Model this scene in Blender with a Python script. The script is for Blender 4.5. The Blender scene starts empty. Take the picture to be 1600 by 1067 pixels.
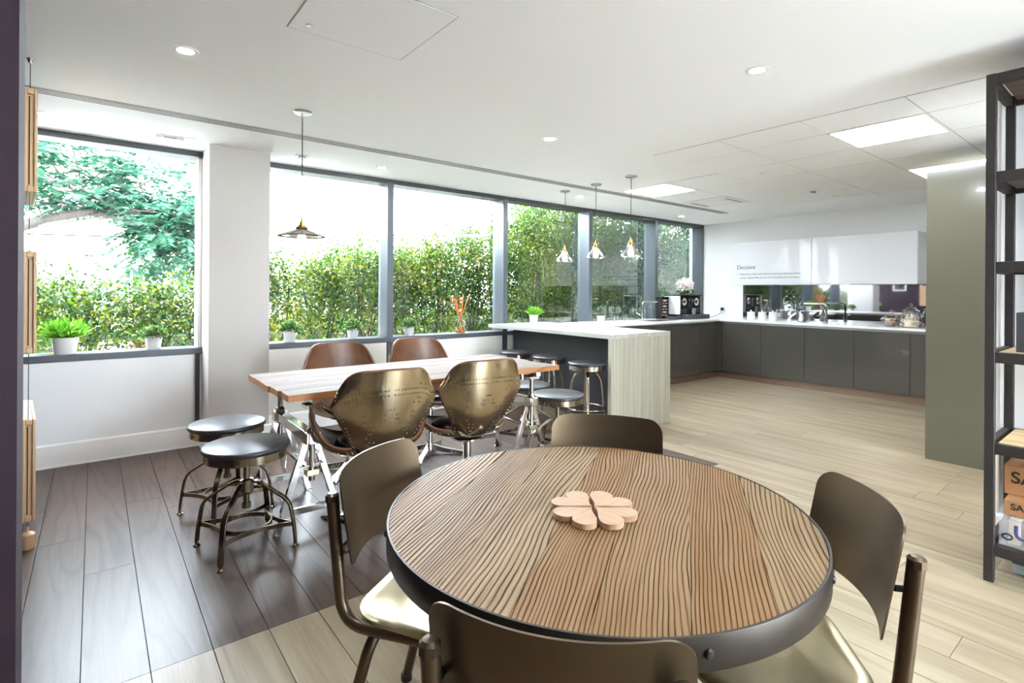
import bpy, math, random
import numpy as np
from mathutils import Vector, Matrix
random.seed(7); RNG = np.random.default_rng(7)
scene = bpy.context.scene
COL = scene.collection
PI = math.pi
H_CEIL = 2.487
V_WIN = 5.145          # front plane of the window frames

# ------------------------------------------------------------------ camera
cam_d = bpy.data.cameras.new('camera')
cam = bpy.data.objects.new('camera', cam_d); COL.objects.link(cam)
cam_d.sensor_width = 36.0; cam_d.lens = 825.956 / 1600 * 36
cam_d.shift_y = -(533.5 - 453.895) / 1600
cam_d.clip_start = 0.02; cam_d.clip_end = 300
YAW = math.radians(51.671)
cam.matrix_world = (Matrix.Translation((0, 0, 1.325)) @ Matrix.Rotation(YAW - PI / 2, 4, 'Z')
                    @ Matrix.Rotation(PI / 2, 4, 'X') @ Matrix.Rotation(math.radians(0.357), 4, 'Z'))
scene.camera = cam
# ------------------------------------------------------------------ world / exposure
w = bpy.data.worlds.new('overcast_sky'); scene.world = w; w.use_nodes = True
w.node_tree.nodes['Background'].inputs[0].default_value = (0.87, 0.955, 1.08, 1)
w.node_tree.nodes['Background'].inputs[1].default_value = 8.0
vs = scene.view_settings
vs.view_transform = 'Standard'; vs.look = 'None'; vs.gamma = 1.0; vs.use_curve_mapping = False
vs.exposure = 2.75
PANEL_STRENGTH = 6.0
DOWNLIGHT_STRENGTH = 150.0
BULB_STRENGTH = 1.6
cy = scene.cycles
cy.use_denoising = True
cy.max_bounces = 10; cy.diffuse_bounces = 8; cy.glossy_bounces = 5; cy.transmission_bounces = 8
cy.transparent_max_bounces = 24; cy.caustics_reflective = False; cy.caustics_refractive = False
cy.sample_clamp_indirect = 12.0

# ------------------------------------------------------------------ materials
def lin(r, g, b):
    f = lambda c: (c / 255 / 12.92) if c / 255 <= 0.04045 else ((c / 255 + 0.055) / 1.055) ** 2.4
    return (f(r), f(g), f(b), 1)
MATS = {}
def base_mat(name):
    m = bpy.data.materials.new(name); m.use_nodes = True
    nt = m.node_tree; p = nt.nodes['Principled BSDF']
    MATS[name] = m
    return m, nt, p
def mat(name, rgb, rough=0.5, metal=0.0, coat=0.0, noise=0.0, nscale=8.0, bump=0.0, bscale=None, spec=0.5, stretch=(1, 1, 1)):
    m, nt, p = base_mat(name)
    p.inputs['Base Color'].default_value = lin(*rgb)
    p.inputs['Roughness'].default_value = rough; p.inputs['Metallic'].default_value = metal
    p.inputs['Coat Weight'].default_value = coat; p.inputs['Coat Roughness'].default_value = 0.04
    p.inputs['Specular IOR Level'].default_value = spec
    N, L = nt.nodes.new, nt.links.new
    if noise or bump:
        tc = N('ShaderNodeTexCoord'); mp = N('ShaderNodeMapping'); mp.inputs['Scale'].default_value = stretch
        L(tc.outputs['Object'], mp.inputs['Vector'])
        n = N('ShaderNodeTexNoise'); n.inputs['Scale'].default_value = nscale; n.inputs['Detail'].default_value = 5
        L(mp.outputs[0], n.inputs['Vector'])
        if noise:
            r = N('ShaderNodeMapRange'); r.inputs['To Min'].default_value = 1 - noise; r.inputs['To Max'].default_value = 1 + noise
            r.inputs['From Min'].default_value = 0.25; r.inputs['From Max'].default_value = 0.75
            L(n.outputs['Fac'], r.inputs['Value'])
            mx = N('ShaderNodeMix'); mx.data_type = 'RGBA'; mx.blend_type = 'MULTIPLY'; mx.inputs[0].default_value = 1
            mx.inputs[6].default_value = lin(*rgb); L(r.outputs[0], mx.inputs[7]); L(mx.outputs[2], p.inputs['Base Color'])
        if bump:
            n2 = N('ShaderNodeTexNoise'); n2.inputs['Scale'].default_value = bscale or nscale; n2.inputs['Detail'].default_value = 3
            L(mp.outputs[0], n2.inputs['Vector'])
            b = N('ShaderNodeBump'); b.inputs['Strength'].default_value = bump; b.inputs['Distance'].default_value = 0.01
            L(n2.outputs['Fac'], b.inputs['Height']); L(b.outputs[0], p.inputs['Normal'])
    return m
def wood(name, dark, light, line, along='Y', across=5.0, longs=0.55, rings=16.0, line_amt=0.5, sharp=6.0, rough=0.45,
         bump=0.25, rot=0.0, rand_tint=0.12, fine=140.0, coords='world', spec=0.5, hue=None, lines=0.0, depth=0.004):
    """Grain = contour lines of a stretched noise field; every object (board) gets its own offset."""
    m, nt, p = base_mat(name)
    N, L = nt.nodes.new, nt.links.new
    if coords == 'world':
        src = N('ShaderNodeNewGeometry').outputs['Position']
    else:
        src = N('ShaderNodeTexCoord').outputs['Object']
    oi = N('ShaderNodeObjectInfo')
    vm = N('ShaderNodeVectorMath'); vm.operation = 'SCALE'; vm.inputs[0].default_value = (37.0, 53.0, 29.0)
    L(oi.outputs['Random'], vm.inputs['Scale'])
    mp0 = N('ShaderNodeMapping'); mp0.inputs['Rotation'].default_value = (0, 0, -rot); L(src, mp0.inputs['Vector'])
    ad = N('ShaderNodeVectorMath'); ad.operation = 'ADD'; L(mp0.outputs[0], ad.inputs[0]); L(vm.outputs[0], ad.inputs[1])
    sc = {'X': (longs, across, across), 'Y': (across, longs, across), 'Z': (across, across, longs)}[along]
    mp = N('ShaderNodeMapping'); mp.inputs['Scale'].default_value = sc; L(ad.outputs[0], mp.inputs['Vector'])
    n = N('ShaderNodeTexNoise'); n.inputs['Scale'].default_value = 1.0; n.inputs['Detail'].default_value = 2.5
    n.inputs['Roughness'].default_value = 0.42; n.inputs['Distortion'].default_value = 0.15
    L(mp.outputs[0], n.inputs['Vector'])
    def math_(op, a, b=None):
        q = N('ShaderNodeMath'); q.operation = op
        for i, v in enumerate((a, b)):
            if v is None: continue
            if isinstance(v, (int, float)): q.inputs[i].default_value = v
            else: L(v, q.inputs[i])
        return q.outputs[0]
    ph = math_('MULTIPLY', n.outputs['Fac'], rings * 6.283)
    if lines:      # straight grain lines, bent by the noise
        sx = N('ShaderNodeSeparateXYZ'); L(ad.outputs[0], sx.inputs[0])
        ac = sx.outputs[{'X': 1, 'Y': 0, 'Z': 0}[along]]
        kv = math_('ADD', math_('MULTIPLY', math_('FRACT', math_('MULTIPLY', oi.outputs['Random'], 3.77)), lines * 3.0), lines * 4.6)
        ph = math_('ADD', ph, math_('MULTIPLY', ac, kv))
        n5 = N('ShaderNodeTexNoise'); n5.inputs['Scale'].default_value = 9.0; n5.inputs['Detail'].default_value = 2; L(ad.outputs[0], n5.inputs['Vector'])
        ph = math_('ADD', ph, math_('MULTIPLY', n5.outputs['Fac'], 3.0))
    s = math_('SINE', ph)
    s01 = math_('ADD', math_('MULTIPLY', s, 0.5), 0.5)
    ln = math_('POWER', s01, sharp)
    # fine pores
    mpf = N('ShaderNodeMapping'); mpf.inputs['Scale'].default_value = {'X': (0.03, 1, 1), 'Y': (1, 0.03, 1), 'Z': (1, 1, 0.03)}[along]
    L(ad.outputs[0], mpf.inputs['Vector'])
    nf = N('ShaderNodeTexNoise'); nf.inputs['Scale'].default_value = fine; nf.inputs['Detail'].default_value = 3
    L(mpf.outputs[0], nf.inputs['Vector'])
    # broad variation
    nb = N('ShaderNodeTexNoise'); nb.inputs['Scale'].default_value = 1.6; nb.inputs['Detail'].default_value = 3; L(mp.outputs[0], nb.inputs['Vector'])
    m1 = N('ShaderNodeMix'); m1.data_type = 'RGBA'; m1.inputs[6].default_value = lin(*dark); m1.inputs[7].default_value = lin(*light)
    fr = N('ShaderNodeMapRange'); fr.inputs['From Min'].default_value = 0.3; fr.inputs['From Max'].default_value = 0.7
    L(math_('ADD', math_('MULTIPLY', nb.outputs['Fac'], 0.55), math_('MULTIPLY', nf.outputs['Fac'], 0.45)), fr.inputs['Value'])
    L(fr.outputs[0], m1.inputs[0])
    colr = m1.outputs[2]
    if hue is not None:      # second board colour, mixed in per object
        m3 = N('ShaderNodeMix'); m3.data_type = 'RGBA'; m3.inputs[7].default_value = lin(*hue)
        r3 = math_('MULTIPLY', math_('FRACT', math_('MULTIPLY', oi.outputs['Random'], 7.31)), 0.75)
        L(r3, m3.inputs[0]); L(colr, m3.inputs[6]); colr = m3.outputs[2]
    m2 = N('ShaderNodeMix'); m2.data_type = 'RGBA'; m2.inputs[7].default_value = lin(*line)
    L(colr, m2.inputs[6])
    if lines:
        nm = N('ShaderNodeTexNoise'); nm.inputs['Scale'].default_value = 5.0; nm.inputs['Detail'].default_value = 3; L(mp.outputs[0], nm.inputs['Vector'])
        rm = N('ShaderNodeMapRange'); rm.inputs['From Min'].default_value = 0.35; rm.inputs['From Max'].default_value = 0.6; rm.inputs['To Min'].default_value = 0.55; L(nm.outputs['Fac'], rm.inputs['Value'])
        L(math_('MULTIPLY', math_('MULTIPLY', ln, line_amt), rm.outputs[0]), m2.inputs[0])
    else:
        L(math_('MULTIPLY', ln, line_amt), m2.inputs[0])
    hs = N('ShaderNodeHueSaturation'); L(m2.outputs[2], hs.inputs['Color'])
    rt = N('ShaderNodeMapRange'); rt.inputs['To Min'].default_value = 1 - rand_tint; rt.inputs['To Max'].default_value = 1 + rand_tint
    L(oi.outputs['Random'], rt.inputs['Value']); L(rt.outputs[0], hs.inputs['Value'])
    L(hs.outputs[0], p.inputs['Base Color'])
    p.inputs['Roughness'].default_value = rough; p.inputs['Specular IOR Level'].default_value = spec
    if lines:      # open grain is duller than the worn surface between
        L(math_('MINIMUM', math_('ADD', math_('MULTIPLY', ln, 0.6), rough), 0.95), p.inputs['Roughness'])
        L(math_('MULTIPLY', math_('SUBTRACT', 1.0, s01), spec), p.inputs['Specular IOR Level'])
    b = N('ShaderNodeBump'); b.inputs['Strength'].default_value = bump; b.inputs['Distance'].default_value = depth
    b.invert = True
    L(math_('ADD', ln, math_('MULTIPLY', nf.outputs['Fac'], 0.35)), b.inputs['Height']); L(b.outputs[0], p.inputs['Normal'])
    return m
def glass(name, tint=(1, 1, 1, 1), ior=1.45, strength=1.0):
    m = bpy.data.materials.new(name); m.use_nodes = True; nt = m.node_tree; nt.nodes.clear(); MATS[name] = m
    N, L = nt.nodes.new, nt.links.new
    o = N('ShaderNodeOutputMaterial'); mx = N('ShaderNodeMixShader'); t = N('ShaderNodeBsdfTransparent'); g = N('ShaderNodeBsdfGlossy')
    t.inputs[0].default_value = tint; g.inputs['Roughness'].default_value = 0.0
    f = N('ShaderNodeFresnel'); f.inputs['IOR'].default_value = ior
    k = N('ShaderNodeMath'); k.operation = 'MULTIPLY'; k.inputs[1].default_value = strength; L(f.outputs[0], k.inputs[0])
    L(k.outputs[0], mx.inputs[0]); L(t.outputs[0], mx.inputs[1]); L(g.outputs[0], mx.inputs[2]); L(mx.outputs[0], o.inputs[0])
    return m
def emit(name, rgb, strength):
    m, nt, p = base_mat(name)
    p.inputs['Base Color'].default_value = (0.8, 0.8, 0.8, 1)
    p.inputs['Emission Color'].default_value = lin(*rgb); p.inputs['Emission Strength'].default_value = strength
    return m
def leafmat(name, stops, trans=0.35, rough=0.5, gain=1.0):
    m, nt, p = base_mat(name); N, L = nt.nodes.new, nt.links.new
    at = N('ShaderNodeAttribute'); at.attribute_name = 'tint'
    cr = N('ShaderNodeValToRGB'); L(at.outputs['Fac'], cr.inputs[0])
    el = cr.color_ramp.elements
    while len(el) < len(stops): el.new(0.5)
    for e, (pos, c) in zip(el, stops): e.position = pos; e.color = tuple(q * gain for q in lin(*c)[:3]) + (1,)
    L(cr.outputs[0], p.inputs['Base Color']); p.inputs['Roughness'].default_value = rough; p.inputs['Specular IOR Level'].default_value = 0.2
    tr = N('ShaderNodeBsdfTranslucent'); L(cr.outputs[0], tr.inputs[0])
    mx = N('ShaderNodeMixShader'); mx.inputs[0].default_value = trans
    L(p.outputs[0], mx.inputs[1]); L(tr.outputs[0], mx.inputs[2]); L(mx.outputs[0], nt.nodes['Material Output'].inputs[0])
    return m

mat('white_wall', (242, 241, 240), 0.7, bump=0.03, nscale=60)
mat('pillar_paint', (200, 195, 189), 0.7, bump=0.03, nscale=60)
mat('white_ceiling', (246, 246, 247), 0.75)
mat('grid_grey', (150, 150, 152), 0.6)
mat('white_tile', (246, 246, 247), 0.7, bump=0.05, nscale=300)
mat('cream_panel', (228, 223, 213), 0.6)
mat('white_trim', (238, 234, 228), 0.45)
mat('purple_wall', (40, 21, 34), 0.75, noise=0.1, nscale=120, bump=0.1, bscale=300)
mat('slate_frame', (92, 97, 102), 0.38, metal=0.25)
mat('dark_slate', (66, 68, 72), 0.45)
mat('black', (22, 22, 24), 0.45)
mat('slot_black', (14, 14, 15), 0.9)
mat('gloss_grey', (78, 75, 69), 0.16, coat=0.6, noise=0.04, nscale=400)
mat('gloss_olive', (96, 93, 79), 0.16, coat=0.6, noise=0.04, nscale=300)
mat('gloss_white', (226, 226, 228), 0.3, coat=0.25)
mat('bronze_plinth', (150, 128, 112), 0.3, metal=0.6)
mat('white_worktop', (238, 236, 232), 0.25)
mat('bar_dark', (60, 60, 64), 0.5, noise=0.1, nscale=3)
mat('chrome', (205, 203, 200), 0.08, metal=1.0)
mat('nickel', (190, 180, 162), 0.13, metal=1.0)
mat('aged_nickel', (150, 138, 118), 0.2, metal=1.0, noise=0.2, nscale=6)
mat('steel_brushed', (170, 170, 172), 0.3, metal=1.0)
mat('brass', (190, 150, 80), 0.25, metal=1.0)
mat('bronze_steel', (98, 83, 65), 0.36, metal=0.85, noise=0.14, nscale=5)
mat('seat_steel', (158, 146, 116), 0.3, metal=0.9, noise=0.1, nscale=4)
mat('aviator_metal', (186, 170, 140), 0.2, metal=1.0, noise=0.28, nscale=3.5, bump=0.35, bscale=6)
mat('rivet_metal', (150, 138, 112), 0.3, metal=1.0)
mat('brown_leather', (104, 66, 40), 0.38, noise=0.3, nscale=7, bump=0.15, bscale=60)
mat('dark_leather', (34, 30, 30), 0.25, bump=0.2, nscale=25)
mat('black_wood', (46, 44, 46), 0.36, noise=0.25, nscale=6, stretch=(1, 6, 1), bump=0.05)
mat('band_steel', (56, 50, 44), 0.42, metal=0.7, noise=0.15, nscale=8)
mat('shelf_steel', (44, 39, 37), 0.55, metal=0.3, noise=0.15, nscale=20)
mat('white_pot', (240, 238, 234), 0.4)
mat('soil', (58, 44, 34), 0.9)
mat('cardboard', (158, 112, 70), 0.8, noise=0.08, nscale=12)
mat('ink', (24, 20, 20), 0.7)
mat('grey_ink', (196, 196, 198), 0.6)
mat('charcoal_ink', (58, 58, 62), 0.6)
mat('dark_mirror', (186, 186, 190), 0.03, metal=1.0)
mat('frame_wood', (200, 166, 126), 0.5, noise=0.1, nscale=20, stretch=(6, 6, 1))
mat('canvas', (236, 234, 230), 0.7)
mat('cord_dark', (60, 40, 30), 0.7)
mat('cable_steel', (110, 108, 106), 0.35, metal=0.8)
mat('clover_wood', (176, 142, 110), 0.5, noise=0.12, nscale=14, stretch=(1, 5, 1))
mat('reed', (196, 116, 56), 0.6, noise=0.2, nscale=20)
mat('amber_oil', (220, 120, 40), 0.1)
mat('porcelain', (240, 239, 236), 0.15, coat=0.5)
mat('candy_cream', (228, 214, 186), 0.5); mat('candy_red', (196, 120, 104), 0.4); mat('candy_dark', (120, 104, 92), 0.4); mat('candy_white', (240, 238, 232), 0.4)
mat('blue_plastic', (44, 48, 92), 0.35)
mat('white_plastic', (236, 236, 234), 0.35)
mat('bark', (52, 46, 42), 0.85, noise=0.3, nscale=14, stretch=(4, 4, 1), bump=0.5, bscale=30)
mat('dark_stem', (40, 34, 28), 0.85, noise=0.2, nscale=20)
mat('building_panel', (176, 172, 160), 0.7, noise=0.03, nscale=0.5)
mat('building_cream', (178, 164, 130), 0.7)
mat('fence_metal', (150, 158, 160), 0.6)
mat('fence_paint', (26, 32, 34), 0.6)
mat('paving', (212, 210, 206), 0.85, noise=0.1, nscale=3)
mat('earth', (150, 146, 122), 0.9, noise=0.3, nscale=2)
mat('lamp_grey', (44, 50, 56), 0.5, metal=0.4)
mat('petal_white', (248, 242, 240), 0.5)
mat('picture_dark', (40, 38, 40), 0.3, noise=0.6, nscale=6)
mat('pale_book', (214, 196, 160), 0.7)
mat('dark_case', (60, 60, 62), 0.5)
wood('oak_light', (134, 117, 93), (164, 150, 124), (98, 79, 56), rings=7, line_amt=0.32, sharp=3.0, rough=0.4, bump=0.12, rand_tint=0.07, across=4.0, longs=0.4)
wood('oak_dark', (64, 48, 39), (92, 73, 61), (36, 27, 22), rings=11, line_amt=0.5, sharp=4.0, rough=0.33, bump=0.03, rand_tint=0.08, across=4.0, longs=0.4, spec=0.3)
wood('reclaimed_elm', (104, 77, 46), (158, 135, 104), (14, 9, 6), along='X', rings=15, lines=105.0, line_amt=0.95, sharp=8.0, rough=0.45, bump=0.5, across=4.0, longs=0.9, rand_tint=0.1, rot=math.radians(33.5), hue=(126, 84, 38), spec=0.2, depth=0.0015)
wood('reclaimed_plank', (108, 92, 81), (160, 148, 139), (30, 22, 18), along='X', rings=6, lines=60.0, line_amt=0.85, sharp=5.0, rough=0.65, bump=0.4, across=5, longs=0.6, rand_tint=0.1, spec=0.2, depth=0.0015)
wood('plank_edge', (160, 100, 52), (190, 130, 74), (90, 54, 30), along='X', rings=9, line_amt=0.5, rough=0.55)
wood('bar_laminate', (150, 146, 130), (182, 178, 162), (128, 122, 106), along='Z', rings=4, line_amt=0.3, sharp=2.0, rough=0.35, bump=0.05, across=26, longs=0.5, fine=200)
wood('bar_laminate_flat', (164, 161, 153), (194, 191, 184), (140, 136, 128), along='Y', rings=5, line_amt=0.35, sharp=2.0, rough=0.3, bump=0.05, across=9, longs=0.5, fine=200)
wood('shelf_board', (176, 148, 104), (214, 190, 140), (130, 100, 64), along='Y', rings=6, line_amt=0.4, rough=0.55)
wood('shelf_board_dark', (70, 54, 44), (104, 82, 66), (44, 34, 28), along='Y', rings=6, line_amt=0.4, rough=0.55)
glass('window_glass', (0.97, 0.99, 0.985, 1), 1.45, 0.5)
glass('clear_glass', (0.98, 0.985, 0.985, 1), 1.4, 0.8)
glass('smoke_glass', (0.62, 0.56, 0.52, 1), 1.5, 1.0)
def milky(name, rgb, amount):
    m, nt, p = base_mat(name); N, L = nt.nodes.new, nt.links.new
    p.inputs['Base Color'].default_value = lin(*rgb); p.inputs['Roughness'].default_value = 0.2
    t = N('ShaderNodeBsdfTransparent'); mx = N('ShaderNodeMixShader'); mx.inputs[0].default_value = amount
    L(t.outputs[0], mx.inputs[1]); L(p.outputs[0], mx.inputs[2]); L(mx.outputs[0], nt.nodes['Material Output'].inputs[0])
milky('clear_plastic', (226, 230, 236), 0.2)
emit('panel_glow', (236, 245, 255), PANEL_STRENGTH)
emit('downlight_glow', (236, 244, 255), DOWNLIGHT_STRENGTH)
emit('bulb_glow', (255, 206, 150), BULB_STRENGTH)
leafmat('leaf_hedge', [(0, (8, 24, 12)), (0.4, (28, 64, 14)), (0.7, (76, 96, 14)), (1, (136, 112, 24))], 0.4, gain=0.9)
leafmat('leaf_dark', [(0, (6, 22, 15)), (0.4, (18, 50, 28)), (0.7, (44, 74, 36)), (1, (112, 122, 88))], 0.35, gain=0.75)
leafmat('leaf_tree', [(0, (10, 44, 34)), (0.5, (26, 78, 50)), (1, (76, 108, 94))], 0.3, gain=0.75)
leafmat('leaf_fern', [(0, (70, 140, 30)), (0.6, (130, 196, 60)), (1, (190, 226, 110))])
leafmat('leaf_box', [(0, (54, 92, 40)), (0.6, (112, 148, 82)), (1, (176, 196, 136))])
leafmat('flower_bed', [(0, (214, 40, 66)), (0.35, (226, 70, 90)), (0.45, (240, 190, 196)), (1, (250, 226, 226))], trans=0.2)

# ------------------------------------------------------------------ mesh helpers
class MB:
    def __init__(s): s.v = []; s.f = []
    def add(s, vs, fs):
        o = len(s.v); s.v += [tuple(map(float, q)) for q in vs]; s.f += [tuple(i + o for i in q) for q in fs]; return s
    def box(s, x0, x1, y0, y1, z0, z1):
        v = [(x0, y0, z0), (x1, y0, z0), (x1, y1, z0), (x0, y1, z0), (x0, y0, z1), (x1, y0, z1), (x1, y1, z1), (x0, y1, z1)]
        return s.add(v, [(3, 2, 1, 0), (4, 5, 6, 7), (0, 1, 5, 4), (1, 2, 6, 5), (2, 3, 7, 6), (3, 0, 4, 7)])
    def prism(s, pts, z0, z1):
        n = len(pts)
        v = [(p[0], p[1], z0) for p in pts] + [(p[0], p[1], z1) for p in pts]
        f = [tuple(range(n))[::-1], tuple(range(n, 2 * n))] + [(i, (i + 1) % n, n + (i + 1) % n, n + i) for i in range(n)]
        return s.add(v, f)
    def lathe(s, prof, n=24, c=(0, 0, 0), closed=False):
        v = []; m = len(prof)
        for i in range(n):
            a = 2 * PI * i / n
            v += [(c[0] + r * math.cos(a), c[1] + r * math.sin(a), c[2] + z) for r, z in prof]
        f = []
        for i in range(n):
            j = (i + 1) % n
            for k in range(m if closed else m - 1):
                k2 = (k + 1) % m
                f.append((i * m + k, j * m + k, j * m + k2, i * m + k2))
        return s.add(v, f)
    def sweep(s, path, sec, closed=False, up=(0, 0, 1)):
        """sec: list of (a,b) offsets in the frame normal to the path."""
        P = [Vector(p) for p in path]; n = len(P); m = len(sec); v = []
        nrm = None
        for i in range(n):
            if closed: t = P[(i + 1) % n] - P[i - 1]
            else: t = P[min(i + 1, n - 1)] - P[max(i - 1, 0)]
            t.normalize()
            if nrm is None:
                nrm = Vector(up) - t * t.dot(Vector(up))
                if nrm.length < 1e-3: nrm = Vector((1, 0, 0)) - t * t.x
            else: nrm = nrm - t * nrm.dot(t)
            nrm.normalize(); b = t.cross(nrm)
            # mitre scale
            k = 1.0
            if 0 < i < n - 1 or closed:
                d1 = (P[i] - P[i - 1]).normalized(); k = 1 / max(0.5, abs(d1.dot(t)))
            v += [tuple(P[i] + nrm * (q[0]) + b * (q[1])) for q in sec]
        f = []
        for i in range(n if closed else n - 1):
            j = (i + 1) % n
            for k in range(m): f.append((i * m + k, i * m + (k + 1) % m, j * m + (k + 1) % m, j * m + k))
        if not closed: f += [tuple(range(m))[::-1], tuple((n - 1) * m + k for k in range(m))]
        return s.add(v, f)
    def tube(s, path, r, n=10, closed=False):
        return s.sweep(path, [(r * math.cos(2 * PI * k / n), r * math.sin(2 * PI * k / n)) for k in range(n)], closed)
    def flat(s, path, w, t, closed=False, up=(0, 0, 1)):
        return s.sweep(path, [(-w / 2, -t / 2), (w / 2, -t / 2), (w / 2, t / 2), (-w / 2, t / 2)], closed, up)
    def cyl(s, p0, p1, r, n=16): return s.tube([p0, p1], r, n)
    def build(s, name, m, parent=None, bevel=0, smooth=35, loc=None, label=None):
        me = bpy.data.meshes.new(name); me.from_pydata(s.v, [], s.f); me.update()
        return link_mesh(name, me, m, parent, bevel, smooth, loc, label)
def link_mesh(name, me, m, parent=None, bevel=0, smooth=35, loc=None, label=None):
    o = bpy.data.objects.new(name, me); COL.objects.link(o)
    if m and not me.materials: me.materials.append(MATS[m])
    if smooth:
        me.shade_smooth(); me.set_sharp_from_angle(angle=math.radians(smooth))
    if bevel:
        b = o.modifiers.new('bevel', 'BEVEL'); b.width = bevel; b.segments = 2; b.limit_method = 'ANGLE'
    if parent: o.parent = parent
    if loc: o.location = loc
    if label: o['label'] = label
    return o
def smooth_path(pts, r=0.03, n=5):
    """round the corners of a polyline"""
    P = [Vector(p) for p in pts]; out = [P[0]]
    for i in range(1, len(P) - 1):
        a, b, c = P[i - 1], P[i], P[i + 1]
        d = min(r, (a - b).length * 0.49, (c - b).length * 0.49)
        p0 = b + (a - b).normalized() * d; p2 = b + (c - b).normalized() * d
        for k in range(n + 1):
            t = k / n; out.append(p0 * (1 - t) ** 2 + b * 2 * t * (1 - t) + p2 * t * t)
    return out + [P[-1]]
def tag(o, label, cat, group=None, kind=None):
    o['label'] = label; o['category'] = cat
    if group: o['group'] = group
    if kind: o['kind'] = kind
    return o
def struct(o, label, cat):
    o['kind'] = 'structure'; o['label'] = label; o['category'] = cat; return o
def empty(name, loc=(0, 0, 0), rz=0.0):
    o = bpy.data.objects.new(name, None); o.empty_display_size = 0.05; COL.objects.link(o)
    o.location = loc; o.rotation_euler = (0, 0, rz); return o
def copy_tree(o, parent=None):
    c = o.copy(); COL.objects.link(c); c.parent = parent
    for ch in list(o.children): copy_tree(ch, c)
    return c
def rbox(w, d, r, n=4):
    """rounded rectangle outline centred on 0"""
    out = []
    for cx, cy, a0 in ((w / 2 - r, d / 2 - r, 0), (-w / 2 + r, d / 2 - r, PI / 2), (-w / 2 + r, -d / 2 + r, PI), (w / 2 - r, -d / 2 + r, 1.5 * PI)):
        for k in range(n + 1):
            a = a0 + PI / 2 * k / n; out.append((cx + r * math.cos(a), cy + r * math.sin(a)))
    return out
def leaves_mesh(name, pos, size, aspect=0.5, tint=None, dirs=None, flat=0.0, rng=RNG):
    """one diamond-shaped leaf per position"""
    n = len(pos); pos = np.asarray(pos, float)
    if dirs is None:
        dirs = rng.normal(size=(n, 3)); dirs[:, 2] *= (1 - flat)
    dirs = dirs / np.linalg.norm(dirs, axis=1, keepdims=True)
    q = rng.normal(size=(n, 3)); q[:, 2] *= (1 - flat) if flat else 1
    side = np.cross(dirs, q); side /= np.linalg.norm(side, axis=1, keepdims=True) + 1e-9
    if flat:
        up = np.array([0, 0, 1.0]); s2 = np.cross(dirs, up + 0.35 * rng.normal(size=(n, 3))); side = s2 / (np.linalg.norm(s2, axis=1, keepdims=True) + 1e-9)
    L = size * rng.uniform(0.65, 1.25, n)[:, None]; W = L * aspect * 0.5
    v = np.empty((n, 4, 3)); v[:, 0] = pos; v[:, 1] = pos + dirs * L * 0.5 + side * W; v[:, 2] = pos + dirs * L; v[:, 3] = pos + dirs * L * 0.5 - side * W
    me = bpy.data.meshes.new(name)
    me.vertices.add(4 * n); me.vertices.foreach_set('co', v.reshape(-1))
    me.loops.add(4 * n); me.loops.foreach_set('vertex_index', np.arange(4 * n, dtype=np.int32))
    me.polygons.add(n); me.polygons.foreach_set('loop_start', np.arange(0, 4 * n, 4, dtype=np.int32))
    me.polygons.foreach_set('loop_total', np.full(n, 4, dtype=np.int32))
    me.update(calc_edges=True)
    at = me.attributes.new('tint', 'FLOAT', 'FACE')
    if tint is None: tint = rng.random(n)
    at.data.foreach_set('value', np.clip(tint, 0, 1).astype(np.float32))
    return me
def text_mesh(name, body, size, m, parent, mw, extrude=0.0004, align='LEFT', bold=0.0):
    cu = bpy.data.curves.new(name, 'FONT'); cu.body = body; cu.size = size; cu.extrude = extrude; cu.align_x = align; cu.offset = bold
    t = bpy.data.objects.new(name + '_curve', cu); COL.objects.link(t)
    dg = bpy.context.evaluated_depsgraph_get(); me = bpy.data.meshes.new_from_object(t.evaluated_get(dg))
    bpy.data.objects.remove(t)
    me.materials.clear(); me.materials.append(MATS[m])
    o = bpy.data.objects.new(name, me); COL.objects.link(o); o.parent = parent; o.matrix_basis = mw
    return o

# ================================================================== SETTING
U0, U1 = -0.45, 8.348
V_REAR = -2.4
# ---- floor with planks
fl = MB().box(U0 - 0.1, U1 + 0.1, V_REAR - 0.1, V_WIN + 0.25, -0.12, -0.013).build('floor', 'slot_black', smooth=0)
struct(fl, 'wide oak plank floor, dark near the windows and pale elsewhere', 'floor')
pm = MB().box(-0.5, 0.5, -0.5, 0.5, -1, 0)
pmd = bpy.data.meshes.new('plank'); pmd.from_pydata(pm.v, [], pm.f); pmd.materials.append(MATS['oak_light'])
pmk = bpy.data.meshes.new('plank_dark'); pmk.from_pydata(pm.v, [], pm.f); pmk.materials.append(MATS['oak_dark'])
PW = 0.1905
def plank(u0, u1, v0, v1, dark):
    o = bpy.data.objects.new('plank', pmk if dark else pmd); COL.objects.link(o)
    o.location = ((u0 + u1) / 2, (v0 + v1) / 2, 0); o.scale = (u1 - u0 - 0.003, v1 - v0 - 0.002, 0.012); o.parent = fl
k0 = math.floor((U0 - 0.16) / PW)
rnd = random.Random(3)
for k in range(k0, 60):
    ua, ub = max(U0, 0.16 + k * PW), min(U1, 0.16 + (k + 1) * PW)
    if ub - ua < 0.02: continue
    if ua >= U1: break
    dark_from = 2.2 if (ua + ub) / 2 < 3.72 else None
    v_end = V_WIN + 0.02
    segs = []
    lo = V_REAR; hi = dark_from if dark_from else v_end
    cut = lo + rnd.uniform(1.0, 2.0)
    while cut < hi - 0.3:
        segs.append((lo, cut, False)); lo = cut; cut += rnd.uniform(1.6, 2.1)
    segs.append((lo, hi, False))
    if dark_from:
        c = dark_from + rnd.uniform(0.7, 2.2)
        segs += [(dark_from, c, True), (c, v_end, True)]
    for a, b, d in segs: plank(ua, ub, a, b, d)

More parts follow.
